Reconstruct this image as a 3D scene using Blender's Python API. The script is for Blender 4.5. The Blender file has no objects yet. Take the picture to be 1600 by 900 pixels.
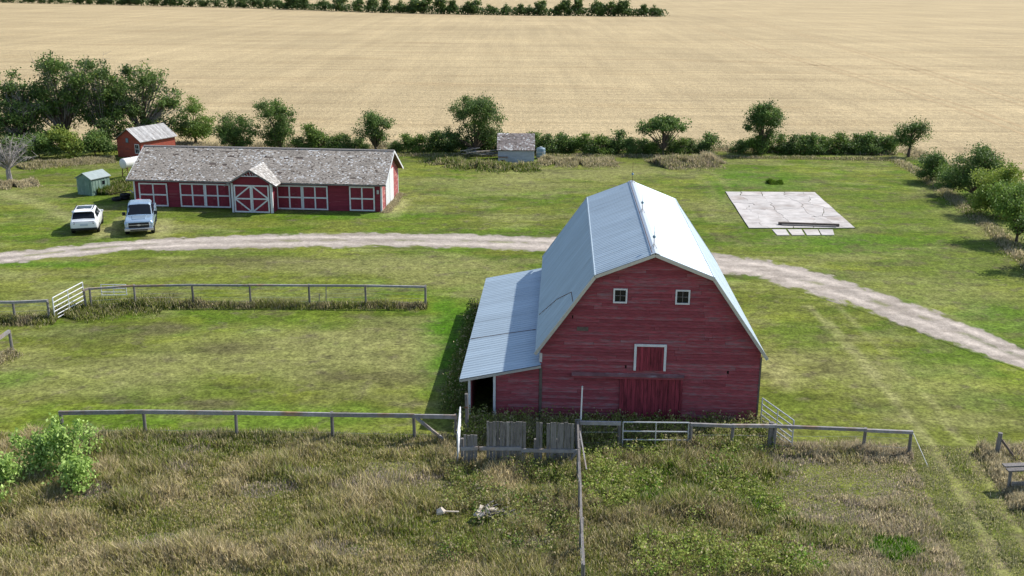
import bpy, math, random
import numpy as np
from mathutils import Vector, Matrix

# ------------------------------------------------------------------ camera, sky, sun, exposure
S = bpy.context.scene
COL = S.collection
CAM_H, CAM_F, CAM_P, CAM_R = 18.0, 1650.0, 0.2862, 0.008      # height m, focal px of a 1600 px frame, pitch down, roll
cam = bpy.data.cameras.new('camera'); cam.sensor_width = 36; cam.lens = 36 * CAM_F / 1600
cam.clip_start = .5; cam.clip_end = 20000
co = bpy.data.objects.new('camera', cam); COL.objects.link(co)
co.matrix_world = Matrix.Translation((0, 0, CAM_H)) @ Matrix.Rotation(math.pi / 2 - CAM_P, 4, 'X') @ Matrix.Rotation(CAM_R, 4, 'Z')
S.camera = co
SUN = Vector((.88, .50, 1.0)).normalized()
w = bpy.data.worlds.new('World'); S.world = w; w.use_nodes = True
nt = w.node_tree
sky = nt.nodes.new('ShaderNodeTexSky'); sky.sky_type = 'NISHITA'; sky.sun_disc = False
sky.sun_elevation = math.asin(SUN.z); sky.sun_rotation = math.atan2(SUN.x, SUN.y)
nt.links.new(sky.outputs[0], nt.nodes['Background'].inputs[0])
nt.nodes['Background'].inputs[1].default_value = .15
sl = bpy.data.lights.new('sun', 'SUN'); sl.energy = 4.7; sl.angle = math.radians(.5); sl.color = (1, .955, .88)
so = bpy.data.objects.new('sun', sl); COL.objects.link(so)
so.rotation_euler = SUN.to_track_quat('Z', 'Y').to_euler()
S.view_settings.view_transform = 'Standard'; S.view_settings.look = 'None'
S.view_settings.exposure = .36; S.view_settings.gamma = 1

R = random.Random(5)
N = np.random.default_rng(7)

def G(px, py, z=0.0):
    """ground point (at height z) seen at a pixel of the 1600x900 frame"""
    a, b = px - 800, py - 450
    c, s = math.cos(CAM_R), math.sin(CAM_R)
    u, v = a * c + b * s, -a * s + b * c
    cp, sp = math.cos(CAM_P), math.sin(CAM_P)
    dx, dy, dz = u, CAM_F * cp - v * sp, -CAM_F * sp - v * cp
    t = (z - CAM_H) / dz
    return Vector((dx * t, dy * t, z))

# ------------------------------------------------------------------ noise in numpy
def _h(i, j, s):
    h = (i * 374761393 + j * 668265263 + s * 144269504) & 0x7fffffff
    h = ((h ^ (h >> 13)) * 1274126177) & 0x7fffffff
    return ((h ^ (h >> 16)) & 0xffff) / 65535.0
def vn(x, y, s=0):
    x = np.asarray(x, float); y = np.asarray(y, float)
    i = np.floor(x).astype(np.int64); j = np.floor(y).astype(np.int64)
    f = x - i; g = y - j; f = f * f * (3 - 2 * f); g = g * g * (3 - 2 * g)
    a = _h(i, j, s); b = _h(i + 1, j, s); c = _h(i, j + 1, s); d = _h(i + 1, j + 1, s)
    return (a * (1 - f) + b * f) * (1 - g) + (c * (1 - f) + d * f) * g
def fbm(x, y, s=0, o=4):
    t = 0; a = .5; n = 0
    for k in range(o):
        t = t + a * vn(x * 2 ** k + 17.3 * k, y * 2 ** k - 9.1 * k, s + k); n += a; a *= .55
    return t / n
def sst(a, b, x): 
    t = np.clip((x - a) / (b - a), 0, 1); return t * t * (3 - 2 * t)

# ------------------------------------------------------------------ materials
def mat(name, base=(.5, .5, .5), rough=.8, metal=0., var=.2, scale=6., bump=0., attr=False, rnd=0., spec=.3,
        stretch=(1, 1, 1), second=None, sec_scale=3., sec_lo=.5, sec_hi=.65, sec_rnd=0., trans=0., detail=6, bscale=None, upn=0., gain=1., fine=None):
    m = bpy.data.materials.new(name); m.use_nodes = True
    n, l = m.node_tree.nodes, m.node_tree.links
    p = n['Principled BSDF']
    p.inputs['Roughness'].default_value = rough; p.inputs['Metallic'].default_value = metal
    p.inputs['Specular IOR Level'].default_value = spec
    tc = n.new('ShaderNodeTexCoord'); mp = n.new('ShaderNodeMapping'); mp.inputs['Scale'].default_value = stretch
    l.new(tc.outputs['Object'], mp.inputs[0])
    oi = n.new('ShaderNodeObjectInfo')
    # every object gets its own offset into the noise
    mul = n.new('ShaderNodeMath'); mul.operation = 'MULTIPLY'; mul.inputs[1].default_value = 61.7 if rnd else 0.
    l.new(oi.outputs['Random'], mul.inputs[0]); l.new(mul.outputs[0], mp.inputs['Location'])
    nz = n.new('ShaderNodeTexNoise'); nz.inputs['Scale'].default_value = scale; nz.inputs['Detail'].default_value = detail
    nz.inputs['Roughness'].default_value = .65
    l.new(mp.outputs[0], nz.inputs['Vector'])
    mr = n.new('ShaderNodeMapRange'); mr.inputs['From Min'].default_value = .25; mr.inputs['From Max'].default_value = .75
    mr.inputs['To Min'].default_value = gain * (1 - var); mr.inputs['To Max'].default_value = gain * (1 + var)
    l.new(nz.outputs['Fac'], mr.inputs['Value'])
    val = mr.outputs[0]
    if fine:
        for fs_, fv in fine:
            nf = n.new('ShaderNodeTexNoise'); nf.inputs['Scale'].default_value = fs_; nf.inputs['Detail'].default_value = 3; nf.inputs['Roughness'].default_value = .7
            l.new(mp.outputs[0], nf.inputs['Vector'])
            rf = n.new('ShaderNodeMapRange'); rf.inputs['From Min'].default_value = .32; rf.inputs['From Max'].default_value = .68
            rf.inputs['To Min'].default_value = 1 - fv; rf.inputs['To Max'].default_value = 1 + fv; l.new(nf.outputs['Fac'], rf.inputs['Value'])
            mf = n.new('ShaderNodeMath'); mf.operation = 'MULTIPLY'; l.new(val, mf.inputs[0]); l.new(rf.outputs[0], mf.inputs[1]); val = mf.outputs[0]
    if rnd:
        r2 = n.new('ShaderNodeMapRange'); r2.inputs['To Min'].default_value = 1 - rnd; r2.inputs['To Max'].default_value = 1 + rnd
        l.new(oi.outputs['Random'], r2.inputs['Value'])
        mm = n.new('ShaderNodeMath'); mm.operation = 'MULTIPLY'; l.new(val, mm.inputs[0]); l.new(r2.outputs[0], mm.inputs[1]); val = mm.outputs[0]
    if attr:
        at = n.new('ShaderNodeAttribute'); at.attribute_name = 'col'; csrc = at.outputs['Color']
    else:
        rg = n.new('ShaderNodeRGB'); rg.outputs[0].default_value = (*base, 1); csrc = rg.outputs[0]
    if second:
        n2 = n.new('ShaderNodeTexNoise'); n2.inputs['Scale'].default_value = sec_scale; n2.inputs['Detail'].default_value = 5
        n2.inputs['Roughness'].default_value = .6
        l.new(mp.outputs[0], n2.inputs['Vector'])
        add = n.new('ShaderNodeMath'); add.operation = 'MULTIPLY_ADD'; add.inputs[1].default_value = sec_rnd
        l.new(oi.outputs['Random'], add.inputs[0]); l.new(n2.outputs['Fac'], add.inputs[2])
        m2 = n.new('ShaderNodeMapRange'); m2.inputs['From Min'].default_value = sec_lo; m2.inputs['From Max'].default_value = sec_hi
        l.new(add.outputs[0], m2.inputs['Value'])
        mx = n.new('ShaderNodeMix'); mx.data_type = 'RGBA'
        l.new(m2.outputs[0], mx.inputs['Factor']); l.new(csrc, mx.inputs['A']); mx.inputs['B'].default_value = (*second, 1)
        csrc = mx.outputs['Result']
    vm = n.new('ShaderNodeVectorMath'); vm.operation = 'SCALE'
    l.new(csrc, vm.inputs[0]); l.new(val, vm.inputs['Scale']); l.new(vm.outputs[0], p.inputs['Base Color'])
    if bump:
        bp = n.new('ShaderNodeBump'); bp.inputs['Strength'].default_value = 1; bp.inputs['Distance'].default_value = bump
        src = nz.outputs['Fac']
        if bscale:
            n3 = n.new('ShaderNodeTexNoise'); n3.inputs['Scale'].default_value = bscale; n3.inputs['Detail'].default_value = 4
            l.new(mp.outputs[0], n3.inputs['Vector']); src = n3.outputs['Fac']
        l.new(src, bp.inputs['Height']); l.new(bp.outputs[0], p.inputs['Normal'])
    if upn:      # thin upright blades: shade them by the lie of the sward rather than by each blade's own facet
        ge = n.new('ShaderNodeNewGeometry'); v1 = n.new('ShaderNodeVectorMath'); v1.operation = 'SCALE'; v1.inputs['Scale'].default_value = 1 - upn
        l.new(ge.outputs['Normal'], v1.inputs[0]); v2 = n.new('ShaderNodeVectorMath'); v2.operation = 'ADD'; v2.inputs[1].default_value = (0, 0, upn)
        l.new(v1.outputs[0], v2.inputs[0]); v3 = n.new('ShaderNodeVectorMath'); v3.operation = 'NORMALIZE'; l.new(v2.outputs[0], v3.inputs[0]); l.new(v3.outputs[0], p.inputs['Normal'])
    if trans:
        tb = n.new('ShaderNodeBsdfTranslucent'); l.new(vm.outputs[0], tb.inputs[0])
        ms = n.new('ShaderNodeMixShader'); ms.inputs[0].default_value = trans
        out = n['Material Output']; l.new(p.outputs[0], ms.inputs[1]); l.new(tb.outputs[0], ms.inputs[2]); l.new(ms.outputs[0], out.inputs['Surface'])
    return m

M = {}
M['lawn'] = mat('lawn_ground', attr=True, var=.34, scale=1.3, bump=.02, rough=.95, spec=.05, detail=12, bscale=7,
                second=(.115, .098, .058), sec_scale=.8, sec_lo=.55, sec_hi=.78, fine=((2.6, .22), (6.5, .42)))
M['ground'] = mat('far_ground', (.36, .30, .17), var=.2, scale=.05, rough=.95, spec=.05)
M['grass'] = mat('grass_blades', attr=True, var=.12, scale=3, rough=.85, spec=.08, trans=.32, upn=.8, gain=1.38)
M['turf'] = mat('turf_blades', attr=True, var=.10, scale=3, rough=.9, spec=.04, upn=.93)
M['leaf'] = mat('leaves', attr=True, var=.18, scale=1.2, rough=.6, spec=.2, trans=.35, upn=.35, gain=1.3)
M['road'] = mat('gravel', attr=True, var=.26, scale=1.6, rough=.95, spec=.1, bump=.03, detail=12, bscale=9, fine=((5, .16),))
M['bark'] = mat('bark', (.10, .075, .055), var=.3, scale=5, rough=.9, stretch=(1, 1, .25), bump=.02)
M['dead'] = mat('dead_wood', (.30, .27, .25), var=.25, scale=5, rough=.9)
M['barnred'] = mat('barn_red_paint', (.275, .056, .068), rough=.75, var=.42, scale=5, stretch=(.6, 1, 5), rnd=.20, spec=.25,
                   second=(.20, .115, .12), sec_scale=3.0, sec_lo=.58, sec_hi=.84, sec_rnd=.20, bump=.004)
M['doorred'] = mat('door_red_paint', (.245, .036, .052), rough=.75, var=.35, scale=5, stretch=(2.5, 1, .3), rnd=.22, spec=.25,
                   second=(.09, .014, .02), sec_scale=3., sec_lo=.52, sec_hi=.72, sec_rnd=.1, bump=.004)
M['shedred'] = mat('shed_red_paint', (.20, .025, .040), rough=.75, var=.25, scale=3, stretch=(.3, 1, 2), rnd=.12, spec=.25,
                   second=(.24, .085, .09), sec_scale=2.2, sec_lo=.6, sec_hi=.75, bump=.003)
M['sunlitred'] = mat('sunlit_red_paint', (.30, .075, .075), rough=.8, var=.3, scale=4, stretch=(1, .3, 2), rnd=.12,
                  second=(.42, .25, .22), sec_scale=3, sec_lo=.5, sec_hi=.7)  # paler than the shed front: sunlight on the end gable painted into the colour
M['brickred'] = mat('orange_red_paint', (.30, .065, .040), rough=.8, var=.22, scale=4, rnd=.1, stretch=(1, 1, 2.5),
                    second=(.2, .06, .05), sec_scale=2, sec_lo=.5, sec_hi=.7)
M['white'] = mat('white_paint', (.62, .63, .64), rough=.6, var=.14, scale=5, rnd=.08, second=(.36, .34, .32), sec_scale=4, sec_lo=.62, sec_hi=.78)
M['dirtywhite'] = mat('worn_white_paint', (.45, .44, .42), rough=.7, var=.25, scale=8, rnd=.12, second=(.22, .2, .18), sec_scale=5, sec_lo=.5, sec_hi=.7)
M['metal'] = mat('galvanised_sheet', (.375, .455, .510), rough=.58, metal=.5, var=.17, scale=1.1, stretch=(3.5, .35, 1), rnd=.035, spec=.5,
                 second=(.315, .38, .425), sec_scale=.7, sec_lo=.55, sec_hi=.75, bump=.002)
M['trimmetal'] = mat('trim_metal', (.45, .48, .51), rough=.4, metal=.6, var=.1, spec=.5)
M['darkwood'] = mat('dark_wood', (.030, .022, .020), var=.3, scale=6, rough=.9)
M['greywood'] = mat('weathered_wood', (.19, .175, .165), var=.35, scale=6, stretch=(3, 3, .35), rnd=.25, rough=.9, bump=.006,
                    second=(.085, .075, .07), sec_scale=5, sec_lo=.5, sec_hi=.7)
M['railwood'] = mat('weathered_rail', (.26, .25, .25), var=.3, scale=5, rnd=.2, rough=.9, bump=.005, second=(.28, .17, .09), sec_scale=.8, sec_lo=.5, sec_hi=.7)
M['cabinroof'] = mat('patched_roof', (.36, .355, .35), var=.3, scale=2.5, rnd=.22, rough=.85, second=(.22, .2, .19), sec_scale=1.5, sec_lo=.5, sec_hi=.7)
M['glass'] = mat('dark_glass', (.010, .012, .016), rough=.12, var=.05, spec=.22)
M['interior'] = mat('painted_interior_shade', (.012, .010, .010), var=.3, rough=.95, spec=.05)
M['shingle'] = mat('wood_shingles', attr=True, var=.22, scale=9, rough=.9, spec=.15, bump=.006)
M['tube'] = mat('galvanised_tube', (.50, .51, .52), rough=.45, metal=.3, var=.15, scale=6, rnd=.1, second=(.3, .24, .2), sec_scale=4, sec_lo=.6, sec_hi=.75)
M['concrete'] = mat('old_concrete', (.46, .43, .405), var=.30, scale=.9, rnd=.06, rough=.9, spec=.15, detail=12,
                    second=(.29, .24, .21), sec_scale=.35, sec_lo=.50, sec_hi=.72, bump=.01)
M['soil'] = mat('crack_soil', (.07, .075, .03), var=.4, scale=3, rough=.95, spec=.05)
M['timber'] = mat('old_timber', (.12, .095, .08), var=.3, scale=5, rough=.9)
M['green'] = mat('pale_green_paint', (.17, .26, .215), var=.2, scale=3, rnd=.08, rough=.6, second=(.28, .33, .29), sec_scale=3, sec_lo=.55, sec_hi=.75)
M['greygreen'] = mat('grey_green_roof', (.30, .35, .34), var=.15, scale=3, rough=.5, metal=.2, rnd=.05)
M['bluegrey'] = mat('pale_blue_grey_paint', (.40, .42, .43), var=.18, scale=4, rnd=.08, rough=.8, stretch=(.4, 1, 2), second=(.25, .27, .28), sec_scale=3, sec_lo=.55, sec_hi=.75)
M['carwhite'] = mat('white_car_paint', (.78, .79, .80), rough=.18, var=.02, spec=.6)
M['carsilver'] = mat('silver_blue_car_paint', (.36, .47, .57), rough=.22, metal=.5, var=.03, spec=.6)
M['carblack'] = mat('black_plastic', (.014, .014, .016), rough=.45, var=.1)
M['tyre'] = mat('tyre_rubber', (.016, .016, .017), rough=.85, var=.2)
M['rim'] = mat('alloy_rim', (.48, .49, .5), rough=.3, metal=.7, var=.05)
M['lamp'] = mat('lamp_lens', (.62, .65, .68), rough=.15, var=.05, spec=.6)
M['redlens'] = mat('tail_lamp_lens', (.05, .01, .012), rough=.15, var=.05, spec=.6)
M['plate'] = mat('licence_plate', (.50, .54, .60), rough=.5, var=.1, scale=30)
M['redcloth'] = mat('red_plastic', (.45, .05, .08), rough=.6, var=.2)
M['tank'] = mat('white_tank_paint', (.70, .68, .65), rough=.5, var=.12, scale=3, second=(.45, .36, .3), sec_scale=2, sec_lo=.62, sec_hi=.8)
M['rust'] = mat('rusty_steel', (.12, .06, .035), rough=.85, var=.3, scale=8)
M['bluetank'] = mat('blue_grey_tank', (.16, .24, .29), rough=.5, var=.2, scale=4)
M['pale'] = mat('pale_scrap', (.46, .40, .33), rough=.8, var=.25, scale=6, rnd=.15)

# ------------------------------------------------------------------ mesh helpers
class MB:
    def __init__(s): s.v = []; s.f = []; s.c = []
    def add(s, vs, fs, col=None):
        o = len(s.v); s.v += [tuple(p) for p in vs]; s.f += [tuple(i + o for i in f) for f in fs]
        if col is not None: s.c += [col] * len(vs)
        return s
    def box(s, x0, x1, y0, y1, z0, z1, col=None):
        return s.add([(x0,y0,z0),(x1,y0,z0),(x1,y1,z0),(x0,y1,z0),(x0,y0,z1),(x1,y0,z1),(x1,y1,z1),(x0,y1,z1)],
                     [(3,2,1,0),(4,5,6,7),(0,1,5,4),(1,2,6,5),(2,3,7,6),(3,0,4,7)], col)
    def hexa(s, bot, top):
        return s.add(list(bot) + list(top), [(3,2,1,0),(4,5,6,7),(0,1,5,4),(1,2,6,5),(2,3,7,6),(3,0,4,7)])
    def prism(s, poly, d):
        """poly: list of 3D points (planar), extruded by vector d"""
        n = len(poly); d = Vector(d); a = [Vector(p) for p in poly]; b = [p + d for p in a]
        return s.add(a + b, [tuple(range(n - 1, -1, -1)), tuple(range(n, 2 * n))] + [(i, (i + 1) % n, n + (i + 1) % n, n + i) for i in range(n)])
    def beam(s, p0, p1, w, h, up=(0, 0, 1)):
        p0, p1 = Vector(p0), Vector(p1); d = (p1 - p0).normalized(); up = Vector(up)
        if abs(d.dot(up)) > .98: up = Vector((0, 1, 0))
        a = d.cross(up).normalized() * w / 2; b = a.cross(d).normalized() * h / 2
        return s.hexa([p0 - a - b, p0 + a - b, p1 + a - b, p1 - a - b], [p0 - a + b, p0 + a + b, p1 + a + b, p1 - a + b])
    def tube(s, path, rad, seg=8):
        path = [Vector(p) for p in path]
        if not hasattr(rad, '__len__'): rad = [rad] * len(path)
        vs = []; n = len(path); ref = Vector((.31, .93, .2))
        for i, p in enumerate(path):
            d = (path[min(i + 1, n - 1)] - path[max(i - 1, 0)]).normalized()
            a = d.cross(ref).normalized(); b = d.cross(a)
            for k in range(seg):
                t = 2 * math.pi * k / seg; vs.append(p + (a * math.cos(t) + b * math.sin(t)) * rad[i])
        fs = [(i*seg+k, i*seg+(k+1) % seg, (i+1)*seg+(k+1) % seg, (i+1)*seg+k) for i in range(n-1) for k in range(seg)]
        fs += [tuple(range(seg-1, -1, -1)), tuple((n-1)*seg+k for k in range(seg))]
        return s.add(vs, fs)
    def lathe(s, prof, c=(0, 0, 0), axis='Z', seg=20):
        vs = []
        for r, t in prof:
            for k in range(seg):
                a = 2 * math.pi * k / seg; x, y = r * math.cos(a), r * math.sin(a)
                q = {'Z': (x, y, t), 'X': (t, x, y), 'Y': (x, t, y)}[axis]
                vs.append((q[0] + c[0], q[1] + c[1], q[2] + c[2]))
        n = len(prof)
        fs = [(i*seg+k, i*seg+(k+1) % seg, (i+1)*seg+(k+1) % seg, (i+1)*seg+k) for i in range(n-1) for k in range(seg)]
        fs += [tuple(range(seg-1, -1, -1)), tuple((n-1)*seg+k for k in range(seg))]
        return s.add(vs, fs)
    def loft(s, rings):
        n = len(rings[0]); vs = [p for r in rings for p in r]; k = len(rings)
        fs = [(i*n+j, i*n+(j+1) % n, (i+1)*n+(j+1) % n, (i+1)*n+j) for i in range(k-1) for j in range(n)]
        fs += [tuple(range(n-1, -1, -1)), tuple((k-1)*n+j for j in range(n))]
        return s.add(vs, fs)
    def mesh(s, name):
        me = bpy.data.meshes.new(name); me.from_pydata(s.v, [], s.f)
        if s.c:
            at = me.attributes.new('col', 'FLOAT_COLOR', 'POINT')
            at.data.foreach_set('color', np.array([(*c, 1) for c in s.c], dtype=np.float32).ravel())
        return me
    def build(s, name, m, parent=None, bevel=0., smooth=False):
        me = s.mesh(name); 
        bm_fix(me)
        return put(name, me, m, parent, bevel, smooth)
def bm_fix(me):
    import bmesh
    b = bmesh.new(); b.from_mesh(me); bmesh.ops.recalc_face_normals(b, faces=b.faces[:]); b.to_mesh(me); b.free()
def put(name, me, m, parent=None, bevel=0., smooth=False):
    if m is not None and not me.materials: me.materials.append(m if not isinstance(m, str) else M[m])
    if smooth: me.polygons.foreach_set('use_smooth', [True] * len(me.polygons))
    o = bpy.data.objects.new(name, me); COL.objects.link(o); o.parent = parent
    if bevel:
        b = o.modifiers.new('bevel', 'BEVEL'); b.width = bevel; b.segments = 2; b.limit_method = 'ANGLE'; b.angle_limit = math.radians(35)
    return o
def tag(o, label, cat, group=None, kind=None):
    o['label'] = label; o['category'] = cat
    if group: o['group'] = group
    if kind: o['kind'] = kind
    return o
def thing(name, label, cat, loc=(0, 0, 0), rz=0., group=None):
    o = bpy.data.objects.new(name, None); COL.objects.link(o); o.location = loc; o.rotation_euler = (0, 0, rz)
    o.empty_display_size = .3
    return tag(o, label, cat, group)
def copy_tree(o, parent=None):
    c = o.copy(); COL.objects.link(c); c.parent = parent
    for ch in o.children: copy_tree(ch, c)
    return c
def struct(o): o['kind'] = 'structure'; return o

def npmesh(name, verts, sizes, idx, cols):
    me = bpy.data.meshes.new(name); nv = len(verts); npoly = len(sizes)
    me.vertices.add(nv); me.vertices.foreach_set('co', verts.astype(np.float32).ravel())
    me.loops.add(len(idx)); me.loops.foreach_set('vertex_index', idx.astype(np.int32))
    me.polygons.add(npoly); st = np.concatenate([[0], np.cumsum(sizes)[:-1]]).astype(np.int32)
    me.polygons.foreach_set('loop_start', st); me.polygons.foreach_set('loop_total', sizes.astype(np.int32))
    me.update(calc_edges=True)
    at = me.attributes.new('col', 'FLOAT_COLOR', 'POINT')
    c4 = np.ones((nv, 4), np.float32); c4[:, :3] = cols; at.data.foreach_set('color', c4.ravel())
    return me
def blades(name, x, y, h, wd, col, lean=.35, tip=None, z=0.):
    """one bent blade (quad + tri) per point"""
    n = len(x); a = N.random(n) * 2 * np.pi; b = N.random(n) * 2 * np.pi
    px, py = np.cos(a) * wd, np.sin(a) * wd; le = lean * h * (N.random(n) * .9 + .2)
    lx, ly = np.cos(b) * le, np.sin(b) * le
    V = np.zeros((n, 5, 3))
    V[:, 0] = np.stack([x - px, y - py, 0 * x + z], 1); V[:, 1] = np.stack([x + px, y + py, 0 * x + z], 1)
    V[:, 2] = np.stack([x - px * .8 + lx * .3, y - py * .8 + ly * .3, h * .6 + z], 1); V[:, 3] = np.stack([x + px * .8 + lx * .3, y + py * .8 + ly * .3, h * .6 + z], 1)
    V[:, 4] = np.stack([x + lx, y + ly, h + z], 1)
    o = (np.arange(n) * 5)[:, None]
    idx = np.concatenate([o + [[0, 1, 3, 2]], o + [[2, 3, 4]]], 1).ravel()
    C = np.repeat(col[:, None, :], 5, 1)
    if tip is not None: C[:, 2:] = tip[:, None, :]
    return npmesh(name, V.reshape(-1, 3), np.tile([4, 3], n), idx, C.reshape(-1, 3))
def leaves(name, c, size, col, flat=.0):
    """one rhombic leaf per point"""
    n = len(c); nn = N.normal(size=(n, 3)); nn[:, 2] = nn[:, 2] * (1 - flat) + flat * 1.5
    nn /= np.linalg.norm(nn, axis=1)[:, None]
    t = N.normal(size=(n, 3)); t -= (t * nn).sum(1)[:, None] * nn; t /= np.linalg.norm(t, axis=1)[:, None]
    b = np.cross(nn, t); s = (size * (.6 + .8 * N.random(n)))[:, None]
    V = np.stack([c - t * s * .5, c + b * s * .34, c + t * s * .5, c - b * s * .34], 1)
    idx = np.arange(n * 4)
    return npmesh(name, V.reshape(-1, 3), np.full(n, 4), idx, np.repeat(col, 4, 0))

# ------------------------------------------------------------------ what the ground looks like (colour of grass and soil, metres)
GREEN = np.array((.125, .175, .026)); LUSH = np.array((.088, .190, .014)); OLIVE = np.array((.190, .195, .052))
DRY = np.array((.300, .265, .140)); STRAW = np.array((.47, .40, .255)); BROWN = np.array((.150, .125, .075)); PURP = np.array((.27, .215, .165))
def W(px, py): p = G(px, py); return p.x, p.y
BLOBS = []    # x, y, rx, ry, colour, strength
def blob(px, py, rx, ry, c, s): x, y = W(px, py); BLOBS.append((x, y, rx, ry, c, s))
for a in [(690,540,1.6,7,LUSH,.95),(700,500,1.4,4,LUSH,.8),(20,590,1.5,1.5,LUSH,.5),(60,412,4,1.2,LUSH,.7),(330,396,7,1.5,GREEN,.6),(440,490,6,2,GREEN,.6),
          (1190,282,5,7,LUSH,.6),(1130,300,2,9,LUSH,.5),(1400,330,6,12,GREEN,.6),(1330,380,7,5,LUSH,.55),(1500,410,5,6,GREEN,.6),(1570,500,3,4,LUSH,.6),(1250,520,2.5,3,GREEN,.7),(1220,630,2,2,GREEN,.5),
          (560,336,9,1.6,LUSH,.75),(300,338,6,1.6,GREEN,.6),(640,345,4,3,GREEN,.5),(150,380,4,2,GREEN,.6),(420,650,6,1.6,LUSH,.5),(160,650,3,1.2,GREEN,.6),(280,610,5,2,GREEN,.4),(60,350,3,3,GREEN,.4),
          (310,565,4,2.6,DRY,.6),(560,545,4,4,DRY,.65),(460,560,3,4,DRY,.45),(640,560,1.5,5,DRY,.5),(200,600,4,2,DRY,.5),(420,525,6,2.0,DRY,.4),(900,272,10,4,DRY,.7),(760,290,12,4,DRY,.5),(1000,262,6,3,DRY,.5),
          (420,408,7,1.6,BROWN,.45),(590,412,8,2.2,DRY,.7),(720,430,5,4,DRY,.6),(40,305,5,4,DRY,.55),(1310,575,3,3,DRY,.5),(1212,580,1.2,2.4,STRAW,.6),(620,322,1.1,4,STRAW,.6),
          (90,470,3,3,DRY,.5),(30,560,2,2,DRY,.6),(250,355,3,1.5,DRY,.6),(450,350,8,1.4,OLIVE,.6),(540,590,1.6,.9,BROWN,.6),(345,545,1.8,1.0,BROWN,.55),(250,512,1.6,1.4,BROWN,.6),(330,632,1.6,.8,BROWN,.6),
          (620,590,2,1,BROWN,.5),(140,520,3,2,BROWN,.3),(1370,450,6,3,OLIVE,.5),(1500,460,5,2,DRY,.4),(1450,600,4,4,DRY,.45),(1530,350,3,8,DRY,.5),(1330,402,3,1.2,DRY,.6),(1100,560,3,3,GREEN,.3)]:
    blob(*a)
LINES = [([(1262,478),(1300,512),(1345,560),(1398,622),(1450,690),(1500,765),(1556,872),(1590,940)], .14, STRAW * .9, .55),
         ([(1302,474),(1345,512),(1395,560),(1450,618),(1503,690),(1556,770),(1612,870)], .12, STRAW * .9, .35),
         ([(1130,330),(1140,300),(1128,280),(1105,268)], .25, DRY, .4), ([(1110,345),(1118,305),(1105,285),(1080,268)], .25, DRY, .35),
         ([(170,365),(60,318),(0,300)], .5, STRAW, .35), ([(150,372),(190,342),(225,328)], .3, STRAW, .45),
         ([(245,372),(252,345)], .6, STRAW, .5), ([(0,430),(400,420),(700,425)], .6, DRY, .3)]
LINES = [([W(*p) for p in l], wd, c, s) for l, wd, c, s in LINES]
def segdist(x, y, pts):
    d = np.full(np.shape(x), 1e9)
    for (ax, ay), (bx, by) in zip(pts[:-1], pts[1:]):
        ux, uy = bx - ax, by - ay; t = np.clip(((x - ax) * ux + (y - ay) * uy) / (ux * ux + uy * uy), 0, 1)
        d = np.minimum(d, np.hypot(x - ax - t * ux, y - ay - t * uy))
    return d
def lawn_col(x, y):
    x = np.asarray(x, float); y = np.asarray(y, float)
    n1 = fbm(x / 8., y / 5., 1); n2 = fbm(x / 2.2 + 3, y / 1.3, 9); n3 = fbm(x / .45, y / .45, 21, 3)
    c = OLIVE + (GREEN - OLIVE) * sst(.42, .58, n1 * .55 + n2 * .45)[..., None]
    dr = sst(.47, .62, fbm(x / 6 + 40, y / 2.6, 33) * .6 + n2 * .4)[..., None]
    c = c + (DRY - c) * dr * .62
    yl = sst(.54, .68, fbm(x / 3.1 - 11, y / 2.0, 57))[..., None]
    c = c + (np.array((.235, .235, .045)) - c) * yl * .5
    st = fbm(x / 6., y / .38, 91, 3)[..., None]
    c = c * (.70 + .60 * st) * (.72 + .56 * fbm(x / 3.5 + 5, y / 2.2, 140))[..., None]
    wob = .75 + .7 * (n2 - .5) * 2
    for bx, by, rx, ry, bc, s in BLOBS:
        q = np.hypot((x - bx) / rx, (y - by) / ry)
        k = min(1, s * (1.45 if bc is BROWN else 1.0)) * (1 - sst(.35, 1.25, q + (n2 - .5) * 1.1 + (n3 - .5) * .5))[..., None]
        c = c + (bc - c) * k
    for pts, wd, bc, s in LINES:
        d = segdist(x, y, pts); k = s * (1 - sst(wd * .6, wd * 2.2, d + (n2 - .5) * .5 + (n3 - .5) * .3))[..., None]
        c = c + (bc - c) * k
    sp = (sst(.50, .68, n3 * .45 + n2 * .55) * sst(.48, .62, fbm(x / 4 - 7, y / 2.4, 160)))[..., None]
    c = c + (BROWN * .8 - c) * sp * .7
    return c * (.77 + .18 * n3)[..., None] * np.array((.75, .84, .58))

# ------------------------------------------------------------------ setting: ground, lawn, field, road
b = MB(); b.add([(-6000, -300, -.03), (6000, -300, -.03), (6000, 12000, -.03), (-6000, 12000, -.03)], [(0, 1, 2, 3)])
struct(b.build('ground', 'ground'))
X0, X1, Y0, Y1, CS = -70, 62, 22, 116, .33
gx = np.arange(X0, X1, CS); gy = np.arange(Y0, Y1, CS); XX, YY = np.meshgrid(gx, gy)
nx, ny = len(gx), len(gy); ii = (np.arange(ny - 1)[:, None] * nx + np.arange(nx - 1)[None]).ravel()
ZZ = (fbm(XX / 2.5, YY / 2.5, 71) - .5) * .03 - .012
me = npmesh('lawn', np.stack([XX, YY, ZZ], -1).reshape(-1, 3), np.full(len(ii), 4),
            np.stack([ii, ii + 1, ii + nx + 1, ii + nx], 1).ravel(), lawn_col(XX.ravel(), YY.ravel()))
struct(put('lawn', me, 'lawn', smooth=True))

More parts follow.
